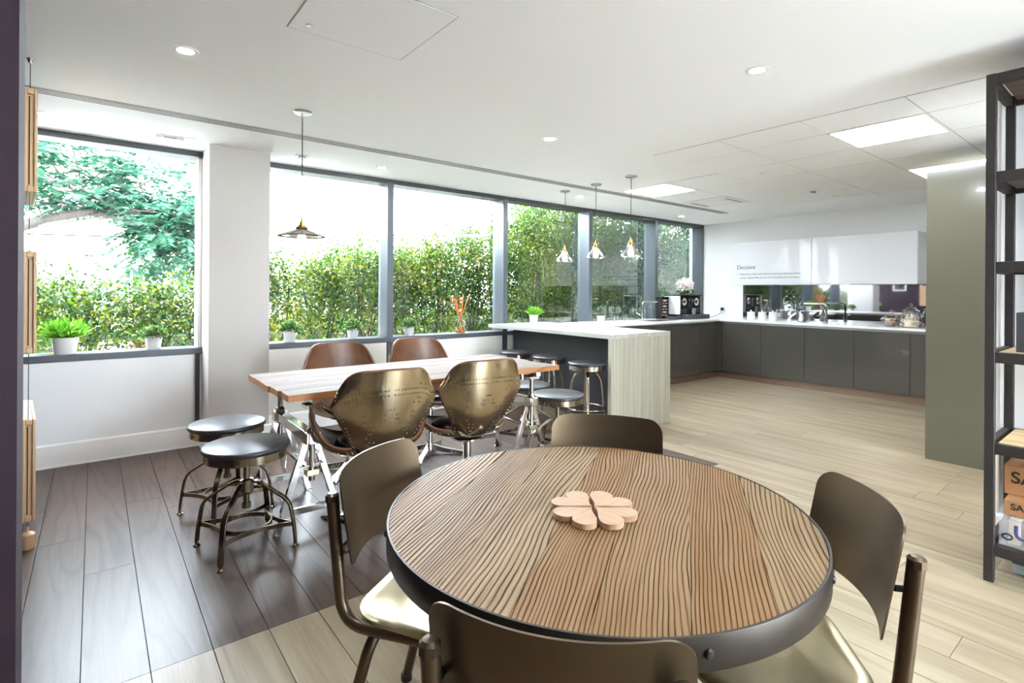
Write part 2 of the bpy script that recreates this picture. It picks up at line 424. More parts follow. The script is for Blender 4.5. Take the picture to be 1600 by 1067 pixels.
# ---- ceiling with tile field
ce = MB().box(U0 - 0.1, U1 + 0.1, V_REAR - 0.1, V_WIN + 0.3, H_CEIL, H_CEIL + 0.2).build('ceiling', 'white_ceiling', smooth=0)
struct(ce, 'smooth white plaster ceiling with a field of square tiles over the kitchen', 'ceiling')
tile_meshes = {}
for q in ((3.752, 4.79, 0.62, 2.81), (4.79, 7.368, 0.62, 4.02)): MB().box(*q, H_CEIL - 0.0015, H_CEIL).build('tile_grid', 'grid_grey', ce, smooth=0)
def ceil_tile(u0, u1, v0, v1):
    key = (round(u1 - u0, 3), round(v1 - v0, 3))
    if key not in tile_meshes:
        a, b = key; me = bpy.data.meshes.new('ceiling_tile'); g = 0.005
        q = MB().box(-a / 2 + g, a / 2 - g, -b / 2 + g * 0.6, b / 2 - g * 0.6, -0.004, -0.0015)
        me.from_pydata(q.v, [], q.f); me.materials.append(MATS['white_tile']); tile_meshes[key] = me
    o = bpy.data.objects.new('ceiling_tile', tile_meshes[key]); COL.objects.link(o); o.parent = ce
    o.location = ((u0 + u1) / 2, (v0 + v1) / 2, H_CEIL)
TU = [3.75, 4.19, 4.79, 5.39, 5.99, 6.59, 7.19, 7.37]
TV = [0.62, 1.015, 1.61, 2.21, 2.81, 3.42, 4.02]
PANELS = [(4.19, 4.79, 1.015, 1.61), (4.79, 5.39, 3.42, 4.02), (5.99, 6.59, 1.015, 1.61)]
CASS = (5.99, 6.59, 3.42, 4.02)
for i in range(len(TU) - 1):
    for j in range(len(TV) - 1):
        if TU[i] < 4.7 and TV[j] > 2.7: continue
        cell = (TU[i], TU[i + 1], TV[j], TV[j + 1])
        if cell in PANELS or cell == CASS: continue
        ceil_tile(*cell)
# ---- walls
def wallbox(name, b, m, label):
    return struct(MB().box(*b).build(name, m, smooth=0), label, 'wall')
ww = wallbox('wall_window', (U0, U1, V_WIN + 0.02, V_WIN + 0.26, 0, 0.776), 'white_wall', 'low white wall below the row of windows')
wallbox('wall_kitchen', (U1, U1 + 0.15, 0.45, V_WIN + 0.3, 0, H_CEIL), 'white_wall', 'plain white wall behind the kitchen units')
wallbox('wall_side', (3.90, U1, 0.45, 0.60, 0, H_CEIL), 'white_wall', 'white wall behind the tall olive cabinets')
wr = wallbox('wall_right', (3.75, 3.90, V_REAR, 0.60, 0, H_CEIL), 'white_wall', 'white wall behind the dark steel bookshelf')
wallbox('wall_left', (U0 - 0.15, U0, V_REAR, V_WIN + 0.3, 0, H_CEIL), 'purple_wall', 'dark purple wall on the left')
wallbox('wall_partition', (U0, -0.166, 2.0, 2.16, 0, H_CEIL), 'purple_wall', 'dark purple wall end at the left picture edge')
wallbox('wall_rear_left', (U0, 1.77, V_REAR - 0.15, V_REAR, 0, H_CEIL), 'white_wall', 'white wall left of the added glazed doors behind the camera')
wallbox('wall_rear_right', (3.17, 3.75, V_REAR - 0.15, V_REAR, 0, H_CEIL), 'white_wall', 'white wall right of the added glazed doors behind the camera')
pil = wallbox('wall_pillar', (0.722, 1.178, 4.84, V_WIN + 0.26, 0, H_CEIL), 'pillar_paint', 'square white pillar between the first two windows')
# below-window panels and dark posts
MULL = [2.44, 3.965, 5.475, 6.985]
edges = [(U0, 0.66), (1.178, 2.405), (2.475, 3.93), (4.0, 4.13)]
for a, b in edges:
    MB().box(a + 0.004, b - 0.004, V_WIN + 0.004, V_WIN + 0.02, 0.16, 0.772).build('wall_panel', 'cream_panel' if a > 1 else 'white_wall', ww, smooth=0)
for a, b in ((0.672, 0.704), (2.41, 2.47), (3.935, 3.995)):
    MB().box(a, b, V_WIN - 0.002, V_WIN + 0.02, 0.16 if a > 1 else 0.165, 0.776).build('post', 'dark_slate', ww, smooth=0)
def skirting(name, p0, p1, nx, ny, label):
    """profiled skirting between two floor points; (nx,ny) points into the room"""
    prof = [(0, 0), (0.022, 0), (0.022, 0.012), (0.016, 0.014), (0.016, 0.135), (0.013, 0.145), (0.013, 0.158), (0.006, 0.17), (0, 0.172)]
    v = []; m = len(prof)
    for p in (p0, p1): v += [(p[0] + nx * d, p[1] + ny * d, z) for d, z in prof]
    f = [(i, (i + 1) % m, m + (i + 1) % m, m + i) for i in range(m)] + [tuple(range(m))[::-1], tuple(range(m, 2 * m))]
    o = MB().add(v, f).build(name, 'white_trim', smooth=30); return struct(o, label, 'baseboard')
skirting('baseboard_window', (U0, V_WIN + 0.003), (0.72, V_WIN + 0.003), 0, -1, 'moulded white skirting below the leftmost window')
skirting('baseboard_window_middle', (1.18, V_WIN + 0.003), (4.12, V_WIN + 0.003), 0, -1, 'moulded white skirting behind the trestle table')
skirting('baseboard_pillar_left', (0.72, V_WIN), (0.72, 4.84), -1, 0, 'short white skirting on the left side of the pillar')
skirting('baseboard_pillar', (0.70, 4.84), (1.20, 4.84), 0, -1, 'short white skirting on the front of the pillar')
skirting('baseboard_right', (3.75, 0.60), (3.75, V_REAR), -1, 0, 'white skirting behind the bookshelf')
tr = MB()
tr.box(3.735, 3.75, 0.40, 0.44, 0.173, H_CEIL - 0.001); tr.box(3.722, 3.75, 0.585, 0.60, 0.173, H_CEIL - 0.001)
struct(tr.build('trim_1', 'white_trim', bevel=0.003), 'white vertical wall moulding behind the bookshelf post', 'trim')
# ---- windows
GV = V_WIN + 0.17
wins = [(U0, 0.722), (1.178, MULL[0]), (MULL[0], MULL[1]), (MULL[1], MULL[2]), (MULL[2], MULL[3]), (MULL[3], U1)]
wl = ['wide window at the far left, left of the white pillar', 'window just right of the white pillar, behind the metal pendant',
      'window between the first and second grey mullion, with reed diffuser on its sill', 'window above the bar end of the counter',
      'window behind the three glass pendants and sink tap', 'rightmost window beside the kitchen wall']
for i, (a, b) in enumerate(wins):
    root = struct(empty('window_%d' % (i + 1), (0, 0, 0)), wl[i], 'window')
    MB().box(a, b, V_WIN + 0.02, GV + 0.05, 2.44, H_CEIL - 0.001).build('head_rail', 'dark_slate', root, bevel=0.003)
    MB().box(a, b, V_WIN, GV + 0.05, 0.776, 0.826).build('sill', 'slate_frame', root, bevel=0.003)
    if i == 5: MB().box(b - 0.05, b - 0.001, V_WIN + 0.02, GV + 0.05, 0.826, 2.44).build('jamb', 'slate_frame', root, bevel=0.003)
    elif i > 0: MB().box(b - 0.035, b + 0.035, V_WIN, GV + 0.05, 0.826, 2.445).build('mullion', 'slate_frame', root, bevel=0.004)
    else: MB().box(b - 0.03, b - 0.001, V_WIN + 0.05, GV + 0.05, 0.826, 2.44).build('jamb', 'white_trim', root, bevel=0.003)
    MB().box(a + 0.002, b - 0.002, GV, GV + 0.006, 0.826, 2.44).build('pane', 'window_glass', root, smooth=0)

# unseen glazed doors added behind the camera to let in fill daylight
root = struct(empty('fill_door_1', (0, 0, 0)), 'added pair of full-height glazed doors behind the camera for fill daylight', 'door')
MB().box(1.772, 3.168, V_REAR - 0.12, V_REAR, 2.44, H_CEIL - 0.001).build('head_rail', 'dark_slate', root, bevel=0.003)
MB().box(1.772, 3.168, V_REAR - 0.12, V_REAR, 0.001, 0.06).build('bottom_rail', 'slate_frame', root, bevel=0.003)
for q in (1.80, 2.47, 3.14): MB().box(q - 0.028, q + 0.028, V_REAR - 0.12, V_REAR, 0.06, 2.44).build('stile', 'slate_frame', root, bevel=0.003)
for q0, q1 in ((1.828, 2.442), (2.498, 3.112)): MB().box(q0, q1, V_REAR - 0.08, V_REAR - 0.074, 0.06, 2.44).build('pane', 'window_glass', root, smooth=0)

# ================================================================== CEILING FITTINGS
def panel_light(c, label):
    u0, u1, v0, v1 = c
    r = tag(empty('ceiling_panel_light', ((u0 + u1) / 2, (v0 + v1) / 2, H_CEIL)), label, 'ceiling light', 'square ceiling light panels')
    a, b = (u1 - u0) / 2 - 0.004, (v1 - v0) / 2 - 0.004; t = 0.014
    f = MB(); f.box(-a, a, -b, -b + t, -0.007, 0); f.box(-a, a, b - t, b, -0.007, 0); f.box(-a, -a + t, -b + t, b - t, -0.007, 0); f.box(a - t, a, -b + t, b - t, -0.007, 0)
    f.build('frame', 'white_trim', r, smooth=0)
    MB().box(-a + t, a - t, -b + t, b - t, -0.005, 0).build('diffuser', 'panel_glow', r, smooth=0)
panel_light(PANELS[0], 'bright square ceiling light panel nearest the camera')
panel_light(PANELS[1], 'bright square ceiling light panel nearest the windows')
panel_light(PANELS[2], 'bright square ceiling light panel just above the tall olive cabinet')
def downlight(u, v, label, group=None):
    r = tag(empty('downlight', (u, v, H_CEIL)), label, 'downlight', 'round recessed downlights')
    MB().lathe([(0.036, 0), (0.036, -0.003), (0.05, -0.004), (0.058, -0.002), (0.059, 0)], 28).build('trim_ring', 'white_trim', r)
    MB().lathe([(0.0, -0.002), (0.036, -0.002), (0.036, -0.0005), (0.0, -0.0005)], 24).build('lens', 'downlight_glow', r, smooth=0)
for u, v, lb in [(0.345, 3.02, 'round downlight at the upper left, left of the ceiling hatch'), (2.72, 1.38, 'round downlight in the ceiling at the upper right, before the tiles'),
                 (2.73, 3.0, 'round downlight in the middle of the ceiling'), (2.146, 4.72, 'round downlight near the windows, right of the metal pendant'),
                 (-0.27, 4.71, 'round downlight beside the topmost hanging canvas at the far left'), (4.68, 4.6, 'round downlight behind the leftmost glass pendant'),
                 (7.11, 4.79, 'round downlight near the far corner by the kitchen wall')]:
    downlight(u, v, lb)
for u, v in ((0.35, 1.2), (1.5, -0.6), (0.35, -0.8), (1.5, -1.8)):  # extra downlights out of view, added to light the near room
    downlight(u, v, 'added unseen round downlight in the ceiling over the camera')
# slot diffuser
sd = tag(empty('linear_slot_diffuser', (0, 4.175, H_CEIL)), 'long four-slot linear air diffuser running across the ceiling beside the windows', 'air diffuser')
MB().box(U0 + 0.01, 7.31, -0.056, 0.056, -0.003, 0).build('dark_backing', 'slot_black', sd, smooth=0)
for yb, wd in ((-0.054, 0.006), (-0.027, 0.008), (0.0, 0.008), (0.027, 0.008), (0.054, 0.006)):
    MB().box(U0 + 0.01, 7.31, yb - wd / 2, yb + wd / 2, -0.004, -0.003).build('blade', 'white_trim', sd, smooth=0)
# access hatch
h = tag(empty('ceiling_hatch', (0.935, 2.18, H_CEIL)), 'square white access hatch flush in the plaster ceiling', 'hatch')
f = MB(); a = 0.275
for q in ((-a, a, -a, -a + 0.004), (-a, a, a - 0.004, a), (-a, -a + 0.004, -a, a), (a - 0.004, a, -a, a)): f.box(*q, -0.0015, 0)
f.build('shadow_gap', 'fence_metal', h, smooth=0)
MB().box(-a + 0.005, a - 0.005, -a + 0.005, a - 0.005, -0.003, 0).build('panel', 'white_ceiling', h, smooth=0)
MB().lathe([(0, -0.006), (0.012, -0.006), (0.014, -0.003)], 14, (-0.2, 0.2, 0)).build('lock', 'steel_brushed', h)
# emergency light left of pillar
e = tag(empty('emergency_light', (0.45, 4.80, H_CEIL)), 'small white recessed emergency light in the ceiling left of the pillar', 'ceiling fitting')
MB().box(-0.16, 0.16, -0.06, 0.06, -0.004, 0).build('plate', 'white_trim', e, bevel=0.002)
MB().box(-0.09, 0.09, -0.02, 0.03, -0.022, -0.004).build('housing', 'white_plastic', e, bevel=0.004)
MB().box(-0.04, 0.04, -0.024, -0.02, -0.018, -0.010).build('lamp_strip', 'fence_metal', e, smooth=0)
# detectors
def detector(u, v, r, hh, label, m2='fence_metal'):
    d = tag(empty('ceiling_detector', (u, v, H_CEIL)), label, 'detector')
    MB().lathe([(0, -0.008), (r, -0.008), (r * 1.02, 0)], 24).build('base_plate', 'white_plastic', d)
    MB().lathe([(0, -hh), (r * 0.45, -hh), (r * 0.62, -hh * 0.75), (r * 0.62, -hh * 0.6)], 20).build('cap', 'white_plastic', d)
    MB().lathe([(r * 0.55, -hh * 0.6), (r * 0.55, -0.008)], 20).build('grille', m2, d)
detector(1.413, 4.74, 0.055, 0.035, 'round white ceiling detector with dark centre behind the metal pendant cord')
detector(6.445, 2.61, 0.05, 0.05, 'round white smoke detector on the ceiling tiles in front of the kitchen wall')
detector(6.98, 2.57, 0.045, 0.012, 'flat grey round sensor on the ceiling tile behind the smoke detector', 'fence_metal')
detector(5.10, 2.53, 0.03, 0.010, 'tiny flat round sensor on the middle of the tile field', 'fence_metal')
c = tag(empty('ceiling_cassette', ((CASS[0] + CASS[1]) / 2, (CASS[2] + CASS[3]) / 2, H_CEIL)), 'square white air-conditioning cassette in the tiles by the slot diffuser', 'air conditioner')
MB().box(-0.295, 0.295, -0.295, 0.295, -0.012, 0).build('panel', 'white_trim', c, bevel=0.004)
MB().box(-0.17, 0.17, -0.17, 0.17, -0.018, -0.012).build('intake_grille', 'white_plastic', c, bevel=0.003)
for s in (-1, 1):
    MB().box(-0.2, 0.2, s * 0.235 - 0.02, s * 0.235 + 0.02, -0.014, -0.012).build('louvre', 'fence_metal', c, smooth=0)
# ---- pendants
def lampholder(r, z):
    MB().lathe([(0.0, 0.07), (0.006, 0.07), (0.007, 0.045), (0.015, 0.04), (0.016, 0.02), (0.027, 0.018), (0.027, 0.008), (0.022, 0.006), (0.022, -0.012), (0.0, -0.012)], 18, (0, 0, z)).build('lamp_holder', 'brass', r)
def bulb(r, z, s=1.0):
    MB().lathe([(0.0, -0.115 * s), (0.018 * s, -0.111 * s), (0.029 * s, -0.095 * s), (0.031 * s, -0.075 * s), (0.024 * s, -0.04 * s), (0.014 * s, -0.015 * s), (0.013 * s, 0)], 18, (0, 0, z)).build('bulb', 'bulb_glow', r)
def pendant(u, v, zs, label, metal):
    r = tag(empty('pendant_lamp', (u, v, H_CEIL)), label, 'pendant lamp')
    MB().lathe([(0, -0.012), (0.052, -0.012), (0.06, -0.006), (0.06, 0)], 28).build('ceiling_rose', 'steel_brushed', r)
    MB().cyl((0, 0, -0.012), (0, 0, -0.045), 0.007, 10).build('cord_grip', 'steel_brushed', r)
    z = zs - H_CEIL
    MB().cyl((0, 0, -0.04), (0, 0, z + 0.07), 0.0032, 8).build('cord', 'black', r)
    lampholder(r, z)
    if metal:
        MB().lathe([(0.028, 0.004), (0.05, -0.012), (0.148, -0.050), (0.151, -0.053), (0.146, -0.053), (0.05, -0.016), (0.028, 0.0)], 40, (0, 0, z)).build('shade', 'smoke_glass', r)
        MB().lathe([(0.147, -0.049), (0.152, -0.052), (0.147, -0.056)], 40, (0, 0, z), closed=True).build('shade_rim', 'bronze_steel', r)
        MB().lathe([(0.022, 0.012), (0.04, 0.006), (0.04, 0.001), (0.022, 0.001)], 20, (0, 0, z), closed=True).build('shade_clamp', 'bronze_steel', r)
        bulb(r, z - 0.012, 1.05)
    else:
        MB().lathe([(0.03, 0.004), (0.034, -0.02), (0.045, -0.045), (0.085, -0.085), (0.098, -0.11), (0.1, -0.122)], 32, (0, 0, z)).build('shade', 'clear_glass', r)
        MB().lathe([(0.099, -0.121), (0.102, -0.123), (0.099, -0.126), (0.096, -0.123)], 32, (0, 0, z), closed=True).build('shade_rim', 'clear_glass', r)
        MB().lathe([(0.02, 0.01), (0.034, 0.006), (0.034, -0.001), (0.02, -0.001)], 20, (0, 0, z), closed=True).build('shade_clamp', 'brass', r)
        bulb(r, z - 0.012)
pendant(1.067, 3.578, 1.725, 'pendant lamp with flat conical shade hanging over the trestle table', True)
pendant(4.285, 4.436, 1.79, 'clear glass bell pendant, leftmost of three over the bar', False)
pendant(4.285, 3.954, 1.81, 'clear glass bell pendant, middle of three over the bar', False)
pendant(4.245, 3.442, 1.80, 'clear glass bell pendant, rightmost of three over the bar', False)

# ================================================================== BAR PENINSULA
BU0, BU1, BV = 3.705, 4.605, 3.22
bar = tag(empty('breakfast_bar', (BU0, BV, 0)), 'peninsula breakfast bar with pale wood-grain top and waterfall end', 'breakfast bar')
MB().box(0, BU1 - BU0, 0, V_WIN - 0.004 - BV, 0.884, 0.922).build('countertop', 'bar_laminate_flat', bar, bevel=0.0015)
MB().box(0, BU1 - BU0, 0.0, 0.04, 0, 0.8835).build('end_panel', 'bar_laminate', bar, bevel=0.0015)
MB().box(0.37, 0.39, 0.04, V_WIN - 0.03 - BV, 0, 0.883).build('back_panel', 'bar_dark', bar, smooth=0)
MB().box(0.392, BU1 - BU0, 0.042, V_WIN - 0.03 - BV, 0, 0.883).build('carcass', 'gloss_grey', bar, smooth=0)

# ================================================================== KITCHEN
UK, VK = 7.618, 4.455      # cabinet door planes
wt = MB()
wt.prism([(BU1 + 0.002, VK - 0.02), (UK - 0.02, VK - 0.02), (UK - 0.02, 1.27), (U1 - 0.003, 1.27), (U1 - 0.003, V_WIN - 0.002), (BU1 + 0.002, V_WIN - 0.002)], 0.872, 0.90)
o = wt.build('kitchen_worktop', 'white_worktop', bevel=0.002); tag(o, 'L-shaped white worktop running below the window and along the kitchen wall', 'worktop')
pl = MB(); pl.box(BU1 + 0.02, UK + 0.06, VK + 0.05, VK + 0.066, 0, 0.098); pl.box(UK + 0.05, UK + 0.066, 1.28, VK + 0.05, 0, 0.098)
tag(pl.build('kitchen_plinth', 'bronze_plinth', smooth=0), 'bronze metallic plinth strip under the kitchen base cabinets', 'plinth')
def base_cab(axis, a, b, label, split=True):
    """axis 'v': doors face -u at UK, a..b along v ; axis 'u': doors face -v at VK"""
    r = empty('base_cabinet', ((UK, (a + b) / 2, 0) if axis == 'v' else ((a + b) / 2, VK, 0)))
    tag(r, label, 'cabinet', 'glossy grey base cabinets')
    hw = (b - a) / 2
    if axis == 'v':
        MB().box(0.021, U1 - UK - 0.004, -hw, hw, 0.1, 0.868).build('carcass', 'dark_slate', r, smooth=0)
        MB().box(0, 0.02, -hw + 0.002, hw - 0.002, 0.104, 0.838).build('door', 'gloss_grey', r, bevel=0.001)
        MB().box(0.012, 0.02, -hw, hw, 0.842, 0.868).build('grip_channel', 'steel_brushed', r, smooth=0)
    else:
        MB().box(-hw, hw, 0.021, V_WIN - VK - 0.004, 0.1, 0.868).build('carcass', 'dark_slate', r, smooth=0)
        MB().box(-hw + 0.002, hw - 0.002, 0, 0.02, 0.104, 0.838).build('door', 'gloss_grey', r, bevel=0.001)
        MB().box(-hw, hw, 0.012, 0.02, 0.842, 0.868).build('grip_channel', 'steel_brushed', r, smooth=0)
kl = ['glossy grey base cabinet under the three white canisters', 'glossy grey base cabinet under the kitchen tap', 'glossy grey base cabinet right of the sink tap cabinet',
      'glossy grey base cabinet under the smaller candy jar', 'narrow glossy grey base cabinet against the tall olive cabinet']
ks = [4.393, 3.793, 3.187, 2.588, 1.993, 1.28]
for i in range(5): base_cab('v', ks[i + 1], ks[i], kl[i])
MB_c = MB(); MB_c.box(UK, UK + 0.02, 4.397, VK + 0.02, 0.104, 0.866); MB_c.box(UK - 0.06, UK, VK, VK + 0.02, 0.104, 0.866)
tag(MB_c.build('corner_filler', 'gloss_grey', smooth=0), 'narrow grey filler strip in the inside corner of the base cabinets', 'cabinet filler')
wl2 = ['glossy grey base cabinet below the window next to the corner', 'glossy grey base cabinet below the window, second from the corner', 'glossy grey base cabinet below the window beside the bar',
       'glossy grey base cabinet below the window hidden by the bar']
us = [7.555, 7.114, 6.43, 5.75, 4.63]
for i in range(4): base_cab('u', us[i + 1], us[i], wl2[i])
# wall cabinets
def wall_cab(v0, v1, label):
    r = tag(empty('wall_cabinet', (8.0, (v0 + v1) / 2, 1.437)), label, 'cabinet', 'glossy white wall cabinets')
    hw = (v1 - v0) / 2
    MB().box(0.021, U1 - 8.0 - 0.003, -hw, hw, 0, 0.663).build('carcass', 'gloss_white', r, smooth=0)
    MB().box(0, 0.02, -hw + 0.0015, hw - 0.0015, 0, 0.663).build('door', 'gloss_white', r, bevel=0.001)
    return r
wc = wall_cab(3.257, 4.471, 'glossy white wall cabinet with printed lettering, left of the pair')
wall_cab(2.021, 3.255, 'blank glossy white wall cabinet, right of the pair')
def on_door(y, z):       # local frame of lettering on the -u face: text runs towards -v
    return Matrix.Translation((-0.0008, y, z)) @ Matrix(((0, 0, -1, 0), (-1, 0, 0, 0), (0, 1, 0, 0), (0, 0, 0, 1)))
text_mesh('lettering', 'Decisive', 0.088, 'charcoal_ink', wc, on_door(0.505, 0.245))['label'] = 'dark lettering reading Decisive'
text_mesh('lettering', 'Prepared to make and stand by important decisions and to', 0.0385, 'charcoal_ink', wc, on_door(0.455, 0.155))
text_mesh('lettering', 'accept responsibility on our own shoulders for outcomes.', 0.0385, 'charcoal_ink', wc, on_door(0.455, 0.098))
text_mesh('lettering', '>', 0.03, 'charcoal_ink', wc, on_door(0.505, 0.155))
# mirror splashback
tag(MB().box(U1 - 0.010, U1 - 0.002, 1.29, 4.445, 0.902, 1.434).build('splashback', 'dark_mirror', smooth=0), 'dark tinted mirror splashback between worktop and wall cabinets', 'splashback')
# tall cabinets
tl = ['tall glossy olive-grey cabinet with its side facing the room', 'tall glossy olive-grey cabinet second in the bank', 'tall glossy olive-grey cabinet against the kitchen wall']
for i, (a, b) in enumerate(((5.235, 5.86), (5.862, 6.6), (6.602, 7.58))):
    r = tag(empty('tall_cabinet', (a, 0.61, 0)), tl[i], 'cabinet', 'tall glossy cabinets')
    MB().box(0 if i else 0.0185, b - a, 0, 0.633, 0.0, 2.31).build('carcass', 'gloss_olive', r, bevel=0.002)
    if i == 0: MB().box(0, 0.018, 0, 0.657, 0.0, 2.312).build('end_panel', 'gloss_olive', r, bevel=0.001)
    MB().box(0.02 if i == 0 else 0.002, b - a - 0.002, 0.635, 0.655, 0.1, 2.31).build('door', 'gloss_olive', r, bevel=0.002)
# tap on kitchen run
def kitchen_tap(name, loc, rz, label, hgt, reach):
    r = tag(empty(name, loc, rz), label, 'tap')
    MB().lathe([(0, 0), (0.03, 0), (0.03, 0.006), (0.024, 0.01), (0.024, 0.085), (0.0, 0.085)], 20).build('body', 'chrome', r)
    MB().tube(smooth_path([(0, 0, 0.08), (0, 0, hgt), (reach, 0, hgt)], 0.05, 6), 0.0145, 12).build('spout', 'chrome', r)
    MB().tube([(0, 0.02, 0.06), (0, 0.05, 0.065), (-0.02, 0.11, 0.10)], 0.008, 8).build('lever', 'chrome', r)
kitchen_tap('kitchen_tap', (8.0, 3.06, 0.9), PI / 2, 'chrome swan-neck mixer tap in front of the mirror splashback', 0.265, 0.29)
kitchen_tap('kitchen_tap', (6.42, 4.98, 0.9), -0.25, 'chrome mixer tap on the window worktop in front of the glass bottles', 0.27, 0.27)
def sink(c, a, b, label):
    r = tag(empty('sink', c), label, 'sink')
    f = MB()
    for q in ((-a, a, -b, -b + 0.02), (-a, a, b - 0.02, b), (-a, -a + 0.02, -b + 0.02, b - 0.02), (a - 0.02, a, -b + 0.02, b - 0.02)): f.box(*q, 0.0, 0.003)
    f.build('rim', 'steel_brushed', r, smooth=0)
    MB().box(-a + 0.02, a - 0.02, -b + 0.02, b - 0.02, 0.0, 0.0012).build('bowl', 'cable_steel', r, smooth=0)
    MB().lathe([(0, 0.003), (0.03, 0.003), (0.04, 0.0012)], 20).build('drain', 'chrome', r)
sink((7.86, 2.85, 0.9), 0.12, 0.42, 'stainless inset sink right of the kitchen tap')
sink((6.5, 4.72, 0.9), 0.3, 0.16, 'stainless inset sink below the window')
# canisters
def canister(u, v, label):
    r = tag(empty('canister', (u, v, 0.9)), label, 'canister', 'white lidded canisters on the worktop')
    MB().lathe([(0, 0), (0.052, 0), (0.056, 0.004), (0.056, 0.112), (0.052, 0.116), (0, 0.116)], 28).build('body', 'porcelain', r)
    MB().lathe([(0.057, 0.117), (0.057, 0.123), (0.045, 0.128), (0.012, 0.13), (0.007, 0.138), (0.013, 0.148), (0.010, 0.154), (0, 0.155)], 24).build('lid', 'porcelain', r)
canister(7.80, 4.03, 'white lidded canister, leftmost of three by the mirror')
canister(7.80, 3.86, 'white lidded canister, middle of three by the mirror')
canister(7.80, 3.70, 'white lidded canister, rightmost of three by the mirror')
r = tag(empty('soap_dispenser', (7.97, 3.37, 0.9)), 'white conical soap dispenser left of the kitchen tap', 'soap dispenser')
MB().lathe([(0, 0), (0.048, 0), (0.052, 0.006), (0.046, 0.06), (0.024, 0.115), (0.02, 0.125), (0, 0.125)], 24).build('body', 'steel_brushed', r)
MB().lathe([(0.014, 0.125), (0.014, 0.15), (0, 0.152)], 14).build('collar', 'black', r)
MB().tube(smooth_path([(0, 0, 0.15), (0, 0, 0.172), (-0.03, 0.03, 0.17)], 0.01), 0.005, 8).build('nozzle', 'black', r)
r = tag(empty('handheld_brush', (7.95, 3.53, 0.9)), 'slanted white and black dish brush left of the soap dispenser', 'brush')
MB().lathe([(0, 0), (0.035, 0), (0.035, 0.03), (0.02, 0.035), (0, 0.035)], 18).build('holder', 'white_plastic', r)
MB().flat([(0, 0.01, 0.03), (0, -0.03, 0.08), (0, -0.09, 0.125)], 0.03, 0.024, up=(0, 0.6, 0.8)).build('handle', 'white_plastic', r, bevel=0.004)
MB().flat([(0.002, 0.0, 0.02), (0.002, -0.04, 0.07), (0.002, -0.1, 0.11)], 0.012, 0.026, up=(0, 0.6, 0.8)).build('grip', 'black', r)
# candy jars
def candy_jar(u, v, prof, lid, fill_r, fill_h, label, seed):
    r = tag(empty('candy_jar', (u, v, 0.9)), label, 'jar', 'glass candy jars')
    MB().lathe(prof, 32).build('glass_body', 'clear_glass', r)
    MB().lathe(lid, 28).build('lid', 'clear_glass', r)
    MB().lathe([(0, 0.008)] + [(fill_r(z) * 0.72, z) for z in (0.008, fill_h * 0.5, fill_h)] + [(0, fill_h * 1.05)], 16).build('sweets_core', 'candy_cream', r)
    rg = random.Random(seed)
    names = ['candy_cream', 'candy_white', 'candy_red', 'candy_dark']
    for k in range(48):
        a = rg.uniform(0, 2 * PI); z = rg.uniform(0.012, fill_h); rr = fill_r(z) * (0.93 if k % 4 else 0.4)
        p = Vector((rr * math.cos(a), rr * math.sin(a), z)); t = Vector((rg.uniform(-1, 1), rg.uniform(-1, 1), rg.uniform(-.6, .6))).normalized() * 0.016
        MB().tube([p - t, p - t * 0.7, p + t * 0.7, p + t], 0.0095, 7).build('sweet', names[rg.choice([0, 0, 0, 1, 1, 1, 1, 2, 3])], r)
candy_jar(7.93, 2.28, [(0, 0), (0.055, 0.0), (0.06, 0.005), (0.105, 0.075), (0.108, 0.09), (0.075, 0.125), (0.072, 0.14), (0.078, 0.145)],
          [(0.08, 0.147), (0.07, 0.16), (0.02, 0.172), (0.012, 0.18), (0.02, 0.195), (0.012, 0.205), (0, 0.207)], lambda z: 0.04 + 0.5 * min(z, 0.085), 0.10, 'short round glass jar of sweets, left of the taller one', 1)
candy_jar(7.90, 2.06, [(0, 0), (0.125, 0), (0.132, 0.006), (0.13, 0.06), (0.112, 0.13), (0.085, 0.18), (0.08, 0.195), (0.09, 0.2)],
          [(0.095, 0.202), (0.085, 0.212), (0.06, 0.225), (0.045, 0.25), (0.018, 0.258), (0.012, 0.265), (0.022, 0.282), (0.012, 0.295), (0, 0.297)], lambda z: 0.115 - 0.25 * z, 0.15, 'tall domed glass jar of sweets beside the olive cabinet', 2)
# coffee machine
cm = tag(empty('coffee_machine', (7.32, 4.86, 0.9), 0.0), 'black and chrome two-group coffee machine on the worktop corner', 'coffee machine')
MB().prism([(-0.24, -0.06), (0.30, -0.06), (0.30, 0.2), (-0.24, 0.2)], 0.03, 0.36).build('body', 'black', cm, bevel=0.012)
MB().box(-0.262, -0.241, -0.09, 0.2, 0.07, 0.36).build('side_panel', 'white_plastic', cm, bevel=0.004)
MB().box(0.301, 0.318, -0.09, 0.2, 0.07, 0.36).build('side_panel', 'steel_brushed', cm, bevel=0.004)
MB().box(-0.27, 0.325, -0.1, 0.21, 0.36, 0.375).build('cup_tray', 'black', cm, bevel=0.004)
MB().box(-0.22, 0.36, -0.22, -0.02, 0.0, 0.07).build('drip_tray', 'dark_slate', cm, bevel=0.006)
for k in range(7): MB().box(-0.2 + k * 0.08, -0.16 + k * 0.08, -0.223, -0.22, 0.012, 0.058).build('tray_slot', 'bar_dark', cm, smooth=0)
for x in (-0.13, 0.2):
    d = MB().lathe([(0, 0.03), (0.05, 0.03), (0.062, 0.022), (0.066, 0.0)], 28).build('brew_dial', 'chrome', cm); d.location = (x, -0.06, 0.265); d.rotation_euler = (PI / 2, 0, 0)
    k = MB().box(-0.02, 0.02, -0.006, 0.006, 0.03, 0.034).build('dial_mark', 'black', d, smooth=0)
    MB().box(x - 0.07, x + 0.07, -0.085, -0.06, 0.085, 0.16).build('brew_head', 'dark_slate', cm, bevel=0.006)
